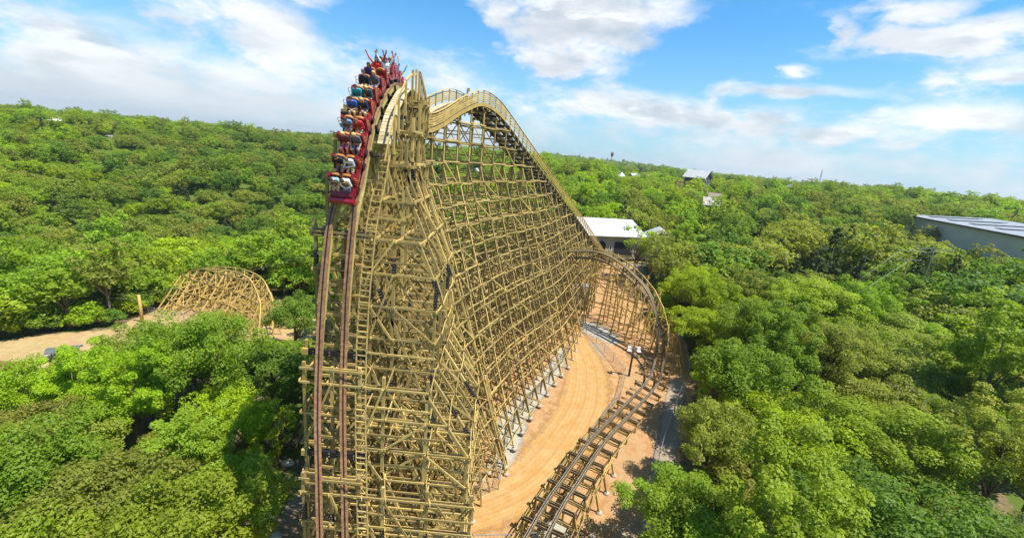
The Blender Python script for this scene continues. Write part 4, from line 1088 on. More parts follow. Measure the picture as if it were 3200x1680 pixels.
# a few trees the photograph shows one by one
for x, y, s, kd, sh, tg in [(15.4, 27.9, .80, 'green', 0, 'rounded green tree nearest to the low run of curved track'), (25.2, 46.5, .62, 'bright', 1, 'small bright leaved tree leaning over the end of the curved rails'),
      (-20.3, 27.6, .60, 'bright', 1, 'small lime tree nearest to the left side of the tall trestle'), (-22.6, 33.0, .72, 'bright', 3, 'lime green tree just behind the small one left of the trestle'),
      (24.0, 34.0, .95, 'bright', 3, 'vivid lime green tree behind the rounded tree by the low track')]:
    put_tree(x, y, s, kd, sh, tg)
cand = []
for _ in range(60000):
    a = rr_.uniform(R_(-56), R_(56)); d = math.sqrt(rr_.random())*134+2; x, y = d*math.sin(a), d*math.cos(a)
    if y < 12: continue
    cand.append((d, x, y))
nf = 0
for d, x, y in cand:
    s = rr_.choice((rr_.uniform(.62, .9), rr_.uniform(.85, 1.2), rr_.uniform(.85, 1.2)))*(.95 if d < 45 else 1)
    if too_near(x, y, s, 5.2) or not ok_tree(x, y, s): continue
    u, v, _ = frame_pos((x, y, g1(x, y)+6))
    q = math.sin(x*.07+1)+math.cos(y*.09+x*.03); kk = rr_.random()*2-1+q*.6
    kd = 'bright' if kk > .8 else 'green' if kk > -.2 else 'olive' if kk > -.9 else 'deep'
    if 2350 < u < 3150 and 600 < v < 960 and rr_.random() < .58: kd = 'pine'; s *= 1.12
    if u < 900 and v > 1000 and rr_.random() < .45: kd = 'bright' if u < 420 else 'green'
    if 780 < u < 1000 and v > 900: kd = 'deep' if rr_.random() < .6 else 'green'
    put_tree(x, y, s, kd, rr_.randrange(5))
TREES.sort(key=lambda t_: math.hypot(t_[0], t_[1]))
print('near trees', len(TREES))
IND = TREES[:292]; REST = TREES[292:]
COLW = {'green': 'leafy green', 'bright': 'bright lime green', 'olive': 'yellowish olive', 'deep': 'deep green', 'pine': 'dark pointed pine'}
nb_ = {}
for x, y, s, kd, sh, tg in IND:
    z = g1(x, y); u, v, d = frame_pos((x, y, z+6)); dist = math.hypot(x, y)
    place = ('in the foreground wood at the lower left' if u < 950 and dist < 55 else 'in the wood behind the left clearing' if u < 1000 else 'seen through and behind the tall trestle' if u < 1700 else
             'around the white roofed station behind the curved track' if u < 2200 and dist > 60 else 'in the foreground wood at the lower right' if dist < 52 else 'in the wood between the curved track and the grey building')
    nm = 'pine_tree' if kd == 'pine' else 'broadleaf_tree'
    t_ = empty(nm, (x, y, z-.1), rz=rr_.uniform(0, 6.28)); t_.scale = (s*rr_.uniform(.84, 1.18), s*rr_.uniform(.84, 1.18), s*rr_.uniform(.82, 1.18))
    near = dist < 84
    if kd == 'pine': cm_, tm_ = (PINE if near else PINEL), PT
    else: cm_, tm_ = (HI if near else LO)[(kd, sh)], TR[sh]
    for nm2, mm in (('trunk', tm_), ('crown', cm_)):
        o = bpy.data.objects.new(nm2, mm); COL.objects.link(o); o.parent = t_
    t_['category'] = 'tree'
    if tg: t_['label'] = tg
    else:
        w_ = COLW[kd]; lab = '%s tree %s' % (w_, place) if kd != 'pine' else '%s %s' % (w_, place)
        t_['label'] = lab; t_['group'] = lab+' group'[:0]
# thin, airy and bare trees
def special(name, loc, mt, mc, lab, s=1, rot=(0, 0, 0), cat='tree'):
    t_ = empty(name, (loc[0], loc[1], g1(*loc[:2])-.1+(loc[2] if len(loc) > 2 else 0)), lab, cat); t_.rotation_euler = rot; t_.scale = (s, s, s)
    o = bpy.data.objects.new('trunk', mt); COL.objects.link(o); o.parent = t_
    if mc: o = bpy.data.objects.new('crown', mc); COL.objects.link(o); o.parent = t_
special('broadleaf_tree', (26.0, 88.5), SPT, SPC['bright'], 'thin airy tree standing in front of the white station roof', 1.15)
special('broadleaf_tree', (27.5, 84), SPT, SPC['olive'], 'sparse olive tree right of the station openings', 1.1, (0, 0, 2))
special('broadleaf_tree', (22.5, 41), SPT, SPC['bright'], 'slender see-through tree beside the concrete path', .78, (0, 0, 1))
special('broadleaf_tree', (-19.5, 32.5), SPT, SPC['bright'], 'thin lime tree at the edge of the trestle shadow', .72, (0, 0, 3))
special('broadleaf_tree', (31.5, 93), TR[0], HI[('olive', 0)], 'round olive crown hiding the right half of the station roofs', .95)
special('broadleaf_tree', (38.5, 96), TR[2], HI[('green', 2)], 'tall green tree in front of the small gable right of the station', .9)
cB, rB = crown_shape(77, 3.2, 1.9, 26, .05); SH = {k: leaf_mesh('crown', LEAF[k], cB, rB*1.5, 60, .27, 78) for k in ('green', 'bright', 'deep')}
SHT = MB(); SHT.tube([(0, 0, -.2), (0, 0, 1.6)], [.06, .03], 5); SHT = SHT.mesh('trunk', M['bark'])
k_ = 0
for x0, y0, x1, y1, n in ((-86, 51, -72, 57, 9), (-72, 57, -62, 63, 9), (-64, 66, -67, 78, 6), (-68, 85, -48, 90, 9), (-46, 88, -30, 79, 7), (25, 66, 30, 82, 5), (28.5, 52, 29.5, 64, 4), (-24, 45, -18, 58, 5)):
    for i in range(n):
        f = (i+rr_.uniform(-.3, .3)+.5)/n; x, y = x0+(x1-x0)*f, y0+(y1-y0)*f; kd = ('green', 'bright', 'deep')[rr_.randrange(3)]
        side = 'on the edge of the left clearing' if y0 > 58 and x0 < -25 else 'beside the turn of the low track' if x0 > 0 else 'left of the tall trestle'
        lab = {'green': 'green', 'bright': 'lime green', 'deep': 'dark green'}[kd]+' leafy bush '+side
        s_ = rr_.uniform(.8, 1.4); special('bush', (x, y), SHT, SH[kd], lab, s_, (0, 0, rr_.uniform(0, 6)), 'bush'); COL.objects[-1] 
        for o in reversed(list(COL.objects)):
            if o.type == 'EMPTY' and o.get('category') == 'bush': o['group'] = lab; break
BM = bare(3).mesh('trunk', M['barepale']); BM2 = bare(8).mesh('trunk', M['barepale'])
special('bare_tree', (36.5, 37.5, 3.4), BM, None, 'leafless dead tree leaning among the green crowns at the right', .95, (R_(30), R_(62), .3))
special('bare_tree', (39.5, 36, 3), BM2, None, 'second leafless grey tree sprawling beside the dead leaning one', .9, (R_(-20), R_(55), .9))
special('bare_tree', (31, 27.5, 2.5), BM2, None, 'pale bare branch reaching across the lower right crowns', .8, (R_(15), R_(60), 2.4))
special('bare_tree', (-25.5, 33.5, 2), BM, None, 'small grey bare tree inside the lower left wood', .6, (R_(15), R_(-25), 1.4))

# --- the wood beyond: nobody could count it
pts = []; scl = []; dist_ = []
r2 = np.random.default_rng(9)
for x, y, s, kd, sh, tg in REST: pts.append((x, y)); scl.append(s)
rad = 134.0
FARP = KEEP_FAR
while rad < 4200:
    k = (max(rad, 430)/430)**.66; sp = 5.6*k; n = int(R_(112)*rad/sp)
    for i in range(n):
        a = R_(-56)+R_(112)*(i+r2.uniform(-.35, .35)+.5)/n; d = rad+r2.uniform(-.4, .4)*sp; x, y = d*math.sin(a), d*math.cos(a)
        pts.append((x, y)); scl.append(r2.uniform(.60, 1.18)*(.82 if d > 134 else 1)*k**.30)
    rad += sp*.93
pts = np.array(pts); scl = np.array(scl); zz = zg(pts[:, 0], pts[:, 1]); keep = np.ones(len(pts), bool)
for f in FOOT+[WH_FOOT]: keep &= poly_sd(pts[:, 0], pts[:, 1], f) < -2
top = np.stack([pts[:, 0], pts[:, 1], zz+6*scl], 1); dF = top@np.array(cF); uu = 1600+FPX*(top@np.array(cR))/dF; vv = 840-FPX*(top@np.array(cU))/dF
for q in FARP: keep &= ~((poly_sd(uu, vv, q) > -3.3*scl*FPX/dF) & (dF < 640))
for q in KEEP_WH: keep &= ~((poly_sd(uu, vv, q) > -2.5*scl*FPX/dF) & (dF < 125))
pts, scl, zz = pts[keep], scl[keep], zz[keep]; N = len(pts); print('far trees', N)
fm = bpy.data.meshes.new('distant_forest'); fm.from_pydata(np.stack([pts[:, 0], pts[:, 1], zz-.1], 1).tolist(), [], [])
fq = np.sin(pts[:, 0]*.021+1)+np.cos(pts[:, 1]*.017+pts[:, 0]*.01)+r2.normal(size=N)*1.1
dm = np.hypot(pts[:, 0], pts[:, 1])
kidx = np.where(fq > 1.1, 1, np.where(fq > -.3, 0, np.where(fq > -1.5, 2, 3)))
kidx = np.where(((pts[:, 1] > 440) & (pts[:, 0] < -90) & (pts[:, 0] > -420) & (r2.random(N) < .75)) | (r2.random(N) < .03), 4, kidx)
pick = kidx*5+r2.integers(0, 5, N)
fm.attributes.new('pick', 'INT', 'POINT').data.foreach_set('value', pick.astype(int)); fm.attributes.new('sc', 'FLOAT_VECTOR', 'POINT').data.foreach_set('vector', (scl[:, None]*r2.uniform(.80, 1.22, (N, 3))).ravel())
fm.attributes.new('rz', 'FLOAT', 'POINT').data.foreach_set('value', r2.random(N)*6.28)
forest = bpy.data.objects.new('distant_forest', fm); COL.objects.link(forest); forest['kind'] = 'stuff'; forest['label'] = 'mixed green woodland covering the hills to the horizon'; forest['category'] = 'forest'
# the crowns it repeats are those of individual trees standing in the scene
def source(me_):
    for o in COL.objects:
        if o.type == 'MESH' and o.data is me_: return o
    t_ = empty('broadleaf_tree' if 'pine' not in me_.materials[0].name and me_ is not PINEL else 'pine_tree', (0, 0, 0)); return None
ng = bpy.data.node_groups.new('forest', 'GeometryNodeTree'); ng.interface.new_socket('Geometry', in_out='INPUT', socket_type='NodeSocketGeometry'); ng.interface.new_socket('Geometry', in_out='OUTPUT', socket_type='NodeSocketGeometry')
N_ = ng.nodes; gi = N_.new('NodeGroupInput'); go = N_.new('NodeGroupOutput'); jn = N_.new('GeometryNodeJoinGeometry'); srcs = []
for kd in KINDS+['pine']:
    for i in range(5):
        me_ = PINEL if kd == 'pine' else LO[(kd, i)]
        s_o = next((o for o in COL.objects if o.type == 'MESH' and o.data == me_), None)
        if s_o is None:      # fall back to any crown of the same colour that stands in the scene
            s_o = next((o for o in COL.objects if o.type == 'MESH' and o.name.startswith('crown') and o.data.materials[0] == LEAF[kd]), None)
        srcs.append(s_o)
for s_o in reversed(srcs):      # join keeps the last link first
    oi = N_.new('GeometryNodeObjectInfo'); oi.transform_space = 'ORIGINAL'; oi.inputs['Object'].default_value = s_o; oi.inputs['As Instance'].default_value = True
    ng.links.new(oi.outputs['Geometry'], jn.inputs[0])
ip = N_.new('GeometryNodeInstanceOnPoints'); ip.inputs['Pick Instance'].default_value = True
def na_(nm, ty):
    a = N_.new('GeometryNodeInputNamedAttribute'); a.data_type = ty; a.inputs[0].default_value = nm; return a.outputs[0]
cr = N_.new('ShaderNodeCombineXYZ'); ng.links.new(na_('rz', 'FLOAT'), cr.inputs[2])
ng.links.new(gi.outputs[0], ip.inputs['Points']); ng.links.new(jn.outputs[0], ip.inputs['Instance']); ng.links.new(na_('pick', 'INT'), ip.inputs['Instance Index'])
ng.links.new(na_('sc', 'FLOAT_VECTOR'), ip.inputs['Scale']); ng.links.new(cr.outputs[0], ip.inputs['Rotation']); ng.links.new(ip.outputs[0], go.inputs[0])
forest.modifiers.new('forest', 'NODES').node_group = ng

# ------------------------------------------------------------------ buildings
M['roofbrown2'] = plain('weathered_tin_roof', (.36, .31, .27), .7, 0, .3, .9)
def house(name, label, cat, c, ang, w_, d_, z0, ze, zr, wall, roof, ridge='x', over=.5, opens=(), extra=None):
    """c: middle of the front wall; local x runs along the front, y to the back; opens: (part, x, z, w, h, polygon or None) on the front wall"""
    root = empty(name, (c[0], c[1], z0), label, cat, rz=ang); H = ze-z0; Rr = zr-z0
    mb = MB()
    if ridge == 'x':
        prof = [(0, 0), (d_, 0), (d_, H), (d_/2, Rr-.12), (0, H)]; mb.prism(prof, -w_/2, w_/2)
    else:
        n = [(-w_/2, 0), (w_/2, 0), (w_/2, H), (0, Rr-.12), (-w_/2, H)]
        vs = [(x, 0, z) for x, z in n]+[(x, d_, z) for x, z in n]; mb.add(vs, [(0, 1, 2, 3, 4), (9, 8, 7, 6, 5)]+[((k+1) % 5, k, 5+k, 5+(k+1) % 5) for k in range(5)])
    mb.build('wall', wall, root)
    rf = MB()
    if ridge == 'x':
        sl_ = (Rr-H)/(d_/2)
        for s in (0, 1):
            y0, y1 = (-over, d_/2) if s == 0 else (d_/2, d_+over); z0_, z1_ = (H-over*sl_, Rr) if s == 0 else (Rr, H-over*sl_)
            rf.prism([(y0, z0_), (y1, z1_), (y1, z1_+.14), (y0, z0_+.14)], -w_/2-over, w_/2+over)
        n = int(w_/1.2)
        for i in range(n+1):
            x = -w_/2-over+(w_+2*over)*i/max(n, 1); rf.beam((x, -over, H-over*sl_+.16), (x, d_/2, Rr+.16), .05, .05)
    else:
        sl_ = (Rr-H)/(w_/2)
        for s in (-1, 1):
            a = (s*(w_/2+over), H-over*sl_); b = (0, Rr)
            vs = [(a[0], -over, a[1]), (b[0], -over, b[1]), (b[0], d_+over, b[1]), (a[0], d_+over, a[1])]; vs += [(x, y, z+.14) for x, y, z in vs]
            rf.add(vs, [(0, 1, 2, 3), (7, 6, 5, 4), (0, 4, 5, 1), (1, 5, 6, 2), (2, 6, 7, 3), (3, 7, 4, 0)])
        n = int(d_/1.2)
        for i in range(n+1):
            y = -over+(d_+2*over)*i/max(n, 1)
            for s in (-1, 1): rf.beam((s*(w_/2+over), y, H-over*sl_+.16), (0, y, Rr+.16), .05, .05)
    rf.build('roof', roof, root)
    for pn, x, z, ww, hh, cut in opens:
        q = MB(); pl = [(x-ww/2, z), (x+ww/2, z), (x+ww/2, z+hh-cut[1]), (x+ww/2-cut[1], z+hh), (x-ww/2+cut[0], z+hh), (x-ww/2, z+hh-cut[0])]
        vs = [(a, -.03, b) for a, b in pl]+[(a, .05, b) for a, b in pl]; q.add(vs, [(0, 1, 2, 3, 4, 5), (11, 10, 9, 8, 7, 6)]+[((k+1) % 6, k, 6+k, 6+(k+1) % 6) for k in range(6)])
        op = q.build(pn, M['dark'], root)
        f_ = MB()
        for (a, b), (a2, b2) in zip(pl, pl[1:]+pl[:1]): f_.beam((a, -.06, b), (a2, -.06, b2), .09, .09, (0, 1, 0))
        f_.build('frame', M['white'] if hh < 2 else M['walltan'], op)
    return root
st = house('station_building', 'tan coaster station with a broad white metal roof and dark openings', 'building', (24.0, 102.2), .33, 14.5, 13.5, -21.8, -15.9, -13.2, M['walltan'], M['roofwhite'], 'x', 1.0,
      [('doorway', -3.6, .9, 2.6, 3.4, (.8, .8)), ('window', -.9, 2.0, .55, 1.2, (0, 0)), ('doorway', 2.6, .6, 5.4, 3.6, (.2, 1.8))])
house('shed_building', 'white roofed annexe right of the coaster station, half hidden by a thin tree', 'building', (35.5, 104.5), -.25, 8.5, 11, -22, -17.2, -14.8, M['walltan'], M['roofwhite'], 'y', .8, [('doorway', 0, .3, 2.2, 2.6, (0, 0))])
house('shed_building', 'small white gable roof farthest right beyond the station', 'building', (44, 108), .1, 6.5, 7, -22, -18.2, -16.4, M['walltan'], M['roofwhite'], 'x', .6, [('doorway', 0, .2, 1.6, 2.2, (0, 0))])
# queue platform and rails in front of the station
q = MB()
for i in range(9): q.beam((17.5+i*1.7, 96.5-i*.1, g1(18, 96)), (17.5+i*1.7, 96.5-i*.1, -19.6), .18, .18)
for z in (-19.7, -20.4, -21.1): q.beam((16.5, 96.6, z), (32.5, 95.7, z), .12, .16)
o = q.build('timber_fence', M['wood_warm']); o['label'] = 'dark timber rail fence along the front of the coaster station'; o['category'] = 'fence'
# the big grey hall at the right edge
wh = empty('warehouse', (119, 104, -18), 'long grey windowless hall with a flat grey roof and pale skylight strips', 'building')
A0 = Vector((136, 154.5, 0)); B0 = Vector((117.5, 99.5, 0)); dr = (A0-B0).normalized(); nr = Vector((dr.y, -dr.x, 0))
off_ = Vector((119, 104, -18))
def ww(a, b, z): p = B0+dr*a+nr*b; return Vector((p.x, p.y, z))-off_
ln = (A0-B0).length; q = MB()
def slab(q, a0, a1, b0, b1, z0, z1, zb0=None, mi=0):
    t0 = zb0 if zb0 is not None else z1
    vs = [ww(a0, b0, z0), ww(a1, b0, z0), ww(a1, b1, z0), ww(a0, b1, z0), ww(a0, b0, z1), ww(a1, b0, z1), ww(a1, b1, t0), ww(a0, b1, t0)]
    q.add(vs, [(0, 1, 2, 3), (7, 6, 5, 4), (0, 4, 5, 1), (1, 5, 6, 2), (2, 6, 7, 3), (3, 7, 4, 0)], mi)
slab(q, 0, ln, 0, 46, -20, -7.35, -6.3); q.build('wall', M['wallgrey'], wh)
q = MB(); vs = [ww(-.6, -.7, -7.3), ww(ln+.6, -.7, -7.3), ww(ln+.6, 23, -5.6), ww(-.6, 23, -5.6)]; vs += [v+Vector((0, 0, .3)) for v in vs]
q.add(vs, [(0, 1, 2, 3), (7, 6, 5, 4), (0, 4, 5, 1), (1, 5, 6, 2), (2, 6, 7, 3), (3, 7, 4, 0)])
vs = [ww(-.6, 23, -5.6), ww(ln+.6, 23, -5.6), ww(ln+.6, 46.7, -7.0), ww(-.6, 46.7, -7.0)]; vs += [v+Vector((0, 0, .3)) for v in vs]
q.add(vs, [(0, 1, 2, 3), (7, 6, 5, 4), (0, 4, 5, 1), (1, 5, 6, 2), (2, 6, 7, 3), (3, 7, 4, 0)]); q.build('roof', M['roofgrey'], wh)
q = MB(); q.beam(ww(-.6, -.75, -7.15), ww(ln+.6, -.75, -7.15), .3, .42); q.build('fascia', M['darkwood'], wh)
for a in (6, 17, 28, 39, 50):
    q = MB(); zz = lambda b: -7.0+(b+.7)/23.7*1.7+.18
    vs = [ww(a, 4, zz(4)), ww(a+3.2, 4, zz(4)), ww(a+3.2, 17, zz(17)), ww(a, 17, zz(17))]; vs += [v+Vector((0, 0, .16)) for v in vs]
    q.add(vs, [(0, 1, 2, 3), (7, 6, 5, 4), (0, 4, 5, 1), (1, 5, 6, 2), (2, 6, 7, 3), (3, 7, 4, 0)]); q.build('skylight', M['galv'], wh)
# hilltop lodge, cupola, long roof, wooden ride, terraced roof, far houses
house('lodge', 'large dark timber lodge with a pale gable roof on the skyline', 'building', (100, 238), .75, 7.6, 11, -9, -1.6, 1.7, M['darkwood'], M['roofwhite'], 'y', 1.0, [('window', -2, 4, 1.6, 1.8, (0, 0)), ('window', 2, 4, 1.6, 1.8, (0, 0))])
q = MB(); r_ = empty('gazebo', (60.5, 267, -12), 'small white pointed cupola roof among the trees below the far ridge', 'gazebo')
for k in range(6): a = math.pi/3*k; q.beam((2*math.cos(a), 2*math.sin(a), 0), (2*math.cos(a), 2*math.sin(a), 6.0), .3, .3)
q.build('post', M['white'], r_); q = MB(); q.add([(2.7*math.cos(math.pi/3*k), 2.7*math.sin(math.pi/3*k), 6) for k in range(6)]+[(0, 0, 8.6)], [(k, (k+1) % 6, 6) for k in range(6)]+[(5, 4, 3, 2, 1, 0)]); q.build('roof', M['roofwhite'], r_)
house('hall_building', 'long low white roof beyond the cupola', 'building', (72.5, 268), 0, 10.5, 7, -13, -4.9, -3.7, M['walltan'], M['roofwhite'], 'x', .4, [('doorway', 0, 0, 2, 2.4, (0, 0))])
house('cabin', 'small dark cabin with a pale roof on the right skyline', 'building', (192, 309.5), .2, 4.6, 6, -9, -3.2, -1.4, M['darkwood'], M['roofgrey'], 'y', .5, [('window', 0, 2, 1.4, 1.4, (0, 0))])
house('barn', 'pale terraced tin roof stepping down the slope below the lodge', 'building', (67.5, 152), -.3, 5.6, 6, -17, -10.0, -7.8, M['walltan'], M['roofbrown2'], 'x', .5, [('doorway', 0, 0, 2, 2.4, (0, 0))])
house('barn', 'small brown stone roof just above the terraced tin roof', 'building', (72.5, 163), -.4, 4, 4, -15, -7.9, -6.6, M['walltan'], M['roofbrown'], 'x', .4)
house('house', 'white metal roof near the crest of the left hill', 'building', (-326, 309), .75, 13, 10, -16, -6.6, -4.6, M['walltan'], M['white'], 'x', .6, [('doorway', 0, 0, 2, 2.4, (0, 0))])
house('house', 'grey roofed house half hidden on the left hillside', 'building', (-239, 256), .6, 6.5, 8, -20, -12.8, -10.8, M['galv'], M['roofgrey'], 'x', .5, [('window', 0, 3.5, 4.5, 1.2, (0, 0))])
house('house', 'pale roof glimpsed left through the tall trestle', 'building', (-49, 236), 0, 9, 7, -16, -9.6, -8.0, M['walltan'], M['roofwhite'], 'x', .5, [('doorway', 0, 0, 2, 2.4, (0, 0))])
house('house', 'white gabled roof seen through the middle of the trestle', 'building', (-21.5, 205), 0, 6, 8, -17, -10.4, -7.6, M['walltan'], M['roofwhite'], 'y', .5, [('doorway', 0, 0, 2, 2.4, (0, 0))])
ride = empty('swing_ride', (77, 203, -14), 'brown wooden ride with two braced towers joined by a long beam', 'ride')
for sx, nm in ((-4.5, 0), (5.0, 1)):
    q = MB()
    for a in (-1, 1):
        for b_ in (-1, 1): q.beam((sx+a*1.7, b_*1.7, 0), (sx+a*.8, b_*.8, 9.4), .3, .3)
    for k in range(4):
        z = 1.5+k*2.3
        for b_ in (-1, 1): q.beam((sx-1.6+.1*k*2, b_*(1.6-.2*k), z), (sx+1.6-.2*k, b_*(1.6-.2*k), z+2), .16, .16); q.beam((sx-1.7+.2*k, b_*(1.6-.2*k), z), (sx+1.7-.2*k, b_*(1.6-.2*k), z), .18, .18)
    q.build('tower', M['wood'], ride)
q = MB(); q.beam((-6, 0, 9.5), (6.4, 0, 8.9), .5, .7); q.build('beam', M['rust'], ride)
q = MB(); q.tube([(5.0+3.2*math.cos(a), 0, 8.6+4.2*math.sin(a)) for a in np.linspace(-.6, 2.4, 14)], .16, 6); q.build('arch', M['galv'], ride)
# observation tower and radio mast on the skyline
tw = empty('observation_tower', (309, 1556, 4), 'slim observation tower with a flared round head on the far ridge', 'tower')
q = MB(); q.tube([(0, 0, -6), (0, 0, 10), (0, 0, 26)], [4.2, 3.0, 2.6], 10); q.build('shaft', M['concrete'], tw)
q = MB(); q.tube([(0, 0, 24), (0, 0, 27), (0, 0, 33), (0, 0, 34), (0, 0, 35)], [2.6, 4.0, 5.6, 5.6, 4], 14); q.build('head', M['dark'], tw)
q = MB(); q.tube([(0, 0, 35), (0, 0, 37), (0, 0, 41)], [5.4, 4.4, .6], 14); q.build('roof', M['rust'], tw)
mast = empty('radio_mast', (310.5, 464.5, -12), 'thin lattice radio mast leaning above the right treeline', 'mast'); q = MB()
for k in range(3):
    a = 2*math.pi*k/3; q.beam((1.4*math.cos(a), 1.4*math.sin(a), 0), (.35*math.cos(a), .35*math.sin(a), 27), .16, .16)
for i in range(12):
    for k in range(3):
        a, b_ = 2*math.pi*k/3, 2*math.pi*(k+1)/3; f0, f1 = 1.4-1.05*i/12, 1.4-1.05*(i+1)/12; q.beam((f0*math.cos(a), f0*math.sin(a), 27*i/12), (f1*math.cos(b_), f1*math.sin(b_), 27*(i+1)/12), .09, .09)
q.build('lattice', M['galv'], mast); q = MB(); q.tube([(0, 0, 26.5), (0, 0, 30)], .1, 6); q.build('antenna', M['galv'], mast)
# left clearing: curved roof shelter, red roofed shed, boulders
sh = empty('picnic_shelter', (-57.3, 50.2, g1(-57.3, 50.2)), 'low open shelter with a curved dark green roof on the sandy clearing', 'shelter', rz=.55)
sh.scale = (.72, .72, .72)
q = MB()
for x in (-1.5, 0, 1.5):
    for y in (-.6, .6): q.beam((x, y, -.1), (x, y, 2.1), .12, .12)
q.build('post', M['darkwood'], sh); q = MB(); L_ = 2.3
pr = [(1.1*math.cos(a), 2.0+.55*math.sin(a)) for a in np.linspace(0, math.pi, 9)]; pr += [(y*.93, z-.08) for y, z in reversed(pr)]
n = len(pr); q.add([(-L_, y, z) for y, z in pr]+[(L_, y, z) for y, z in pr], [(k, (k+1) % n, n+(k+1) % n, n+k) for k in range(n)]+[(i, i+1, n-2-i, n-1-i) for i in range(8)]+[(n+n-1-i, n+n-2-i, n+i+1, n+i) for i in range(8)]); q.build('roof', plain('green_roof', (.10, .12, .11), .5), sh)
house('shed_building', 'red ribbed roof of a grey shed at the left edge', 'building', (-59.5, 43.0), .1, 5.0, 2.4, -31.2, -29.5, -28.9, M['galv'], M['rust'], 'x', .4, [('window', 1, .8, .8, .8, (0, 0))])
def boulder(x, y, r, lab, sd, grp=None, zoff=.15):
    rn = random.Random(sd); bm = bmesh.new(); bmesh.ops.create_icosphere(bm, subdivisions=3, radius=1)
    ax = [Vector((rn.uniform(-1, 1), rn.uniform(-1, 1), rn.uniform(-1, 1))).normalized() for _ in range(9)]
    for v in bm.verts:
        k = 1.0
        for a in ax: k = min(k, .78+.22*(1-max(0, v.co.dot(a)-.62)*1.7))
        v.co = Vector((v.co.x*1.25, v.co.y, v.co.z*.7))*k*r
    me_ = bpy.data.meshes.new('boulder'); bm.to_mesh(me_); bm.free(); me_.materials.append(M['rock'])
    o = bpy.data.objects.new('boulder', me_); COL.objects.link(o); o.location = (x, y, g1(x, y)+r*zoff); o['label'] = lab; o['category'] = 'boulder'
    if grp: o['group'] = grp
boulder(-59.5, 51.2, 1.2, 'big pale boulder below the curved roof shelter', 1); boulder(-57.6, 51.8, .5, 'small pale stone just right of the big pale boulder', 2)
for i, (x, y, r) in enumerate([(-19.5, 34.5, .5), (-18.6, 36.2, .35), (-17.2, 38.5, .45), (-20.5, 31.5, .4), (-16.2, 26.5, .4), (-17.8, 28.2, .5)]):
    boulder(x, y, r, 'pale rock lying in the trestle shadow at the lower left', 10+i, 'rocks in the trestle shadow')
# stones in the gravel and dirt
rs = np.random.default_rng(3); bm = MB()
for _ in range(2600):
    if rs.random() < .6:
        f = rs.random()*6.99; L_ = [(8.8, 58), (6.9, 52.5), (5, 48.5), (3, 44.6), (1.6, 41), (1, 36), (.2, 33), (-4, 31.5)]; i = int(f); a, b_ = L_[i], L_[i+1]; x = a[0]+(b_[0]-a[0])*(f-i)+rs.normal()*.8; y = a[1]+(b_[1]-a[1])*(f-i)+rs.normal()*.6
    else: x, y = rs.uniform(-16, 22), rs.uniform(22, 66)
    if poly_sd(x, y, COURT) < 0: continue
    s = rs.uniform(.03, .10); z = g1(x, y)+s*.3; p = [Vector((x, y, z))+Vector(rs.normal(size=3)).normalized()*s for _ in range(4)]
    bm.add([(x-s, y-s*.4, z-s*.5), (x+s*.8, y-s*.7, z-s*.5), (x+s*.3, y+s, z-s*.5), (x, y, z+s*rs.uniform(.5, 1))], [(0, 2, 1), (0, 1, 3), (1, 2, 3), (2, 0, 3)])
o = bm.build('gravel_stones', M['rock']); o['kind'] = 'stuff'; o['label'] = 'loose pale stones scattered over the orange dirt'; o['category'] = 'stones'

# ------------------------------------------------------------------ poles, fences, wires
lp_ = empty('light_pole', (16.9, 52.2, g1(16.9, 52.2)), 'dark wooden pole with two white floodlights beside the curved track', 'light pole')
q = MB(); q.tube([(0, 0, -.2), (0, 0, 4.9)], [.15, .11], 8); q.build('pole', M['darkwood'], lp_)
q = MB(); q.beam((-.75, 0, 3.9), (.75, 0, 3.9), .08, .08); q.build('crossarm', M['galv'], lp_)
for s in (-1, 1):
    q = MB(); q.box((s*.62, -.12, 4.05), (.42, .22, .50)); q.box((s*.62, -.25, 3.80), (.5, .5, .07)); q.build('floodlight', M['white'], lp_)
up = empty('utility_pole', (-59.5, 64.4, g1(-59.5, 64.4)), 'yellow wooden utility pole in the left clearing', 'pole'); q = MB(); q.tube([(0, 0, -.2), (0, 0, 4.6)], [.26, .2], 8); q.build('pole', M['wood_warm'], up)
for i, (dz, e) in enumerate(((4.4, (-110, 60, -20)), (3.8, (-110, 58, -22)), (4.4, (-15, 95, -12)))):
    q = MB(); a = Vector((-59.5, 64.4, g1(-59.5, 64.4)+dz)); b_ = Vector(e); q.tube([a.lerp(b_, t_)-Vector((0, 0, 1.6*4*t_*(1-t_))) for t_ in np.linspace(0, 1, 12)], .022, 4); q.build('wire', M['wire'], up).matrix_world = Matrix.Translation((0, 0, 0))
for ch in up.children:
    if ch.name.startswith('wire'): ch.location = -Vector(up.location)
# zip line posts and cables at the right
zl = empty('cable_line', (57.5, 62.3, g1(57.5, 62.3)), 'two pale cables running over the trees from crossed poles left of the grey hall', 'cable line')
zo = Vector(zl.location); q = MB(); q.beam((0, 0, 0), (0, 0, -7.6-zo.z), .13, .13); q.build('pole', M['wood_warm'], zl)
q = MB(); h_ = -7.9-zo.z; q.beam((-2.6, -.6, h_), (2.6, .6, h_), .08, .08); q.beam((-2.4, -.6, h_-1.3), (2.4, .6, h_-1.3), .07, .07); q.build('crossarm', M['wire'], zl)
q = MB(); p2_ = Vector((70, 72, -8.4))-zo; q.beam(p2_+Vector((-3, .7, 0)), p2_+Vector((3, -.7, 0)), .08, .08); q.beam(p2_, p2_-Vector((0, 0, 12)), .1, .1); q.build('far_pole', M['wire'], zl)
for a, b_ in (((55.4, 61.8, -7.9), (45.8, 59.0, -15.2)), ((57.6, 62.3, -9.2), (46.2, 57.5, -15.4)), ((57.6, 62.3, -7.7), (70, 72, -8.2)), ((60, 62.9, -8), (72.5, 71.4, -8.3))):
    q = MB(); q.tube([Vector(a)-zo, Vector(b_)-zo], .03, 5); q.build('cable', M['wire'], zl)
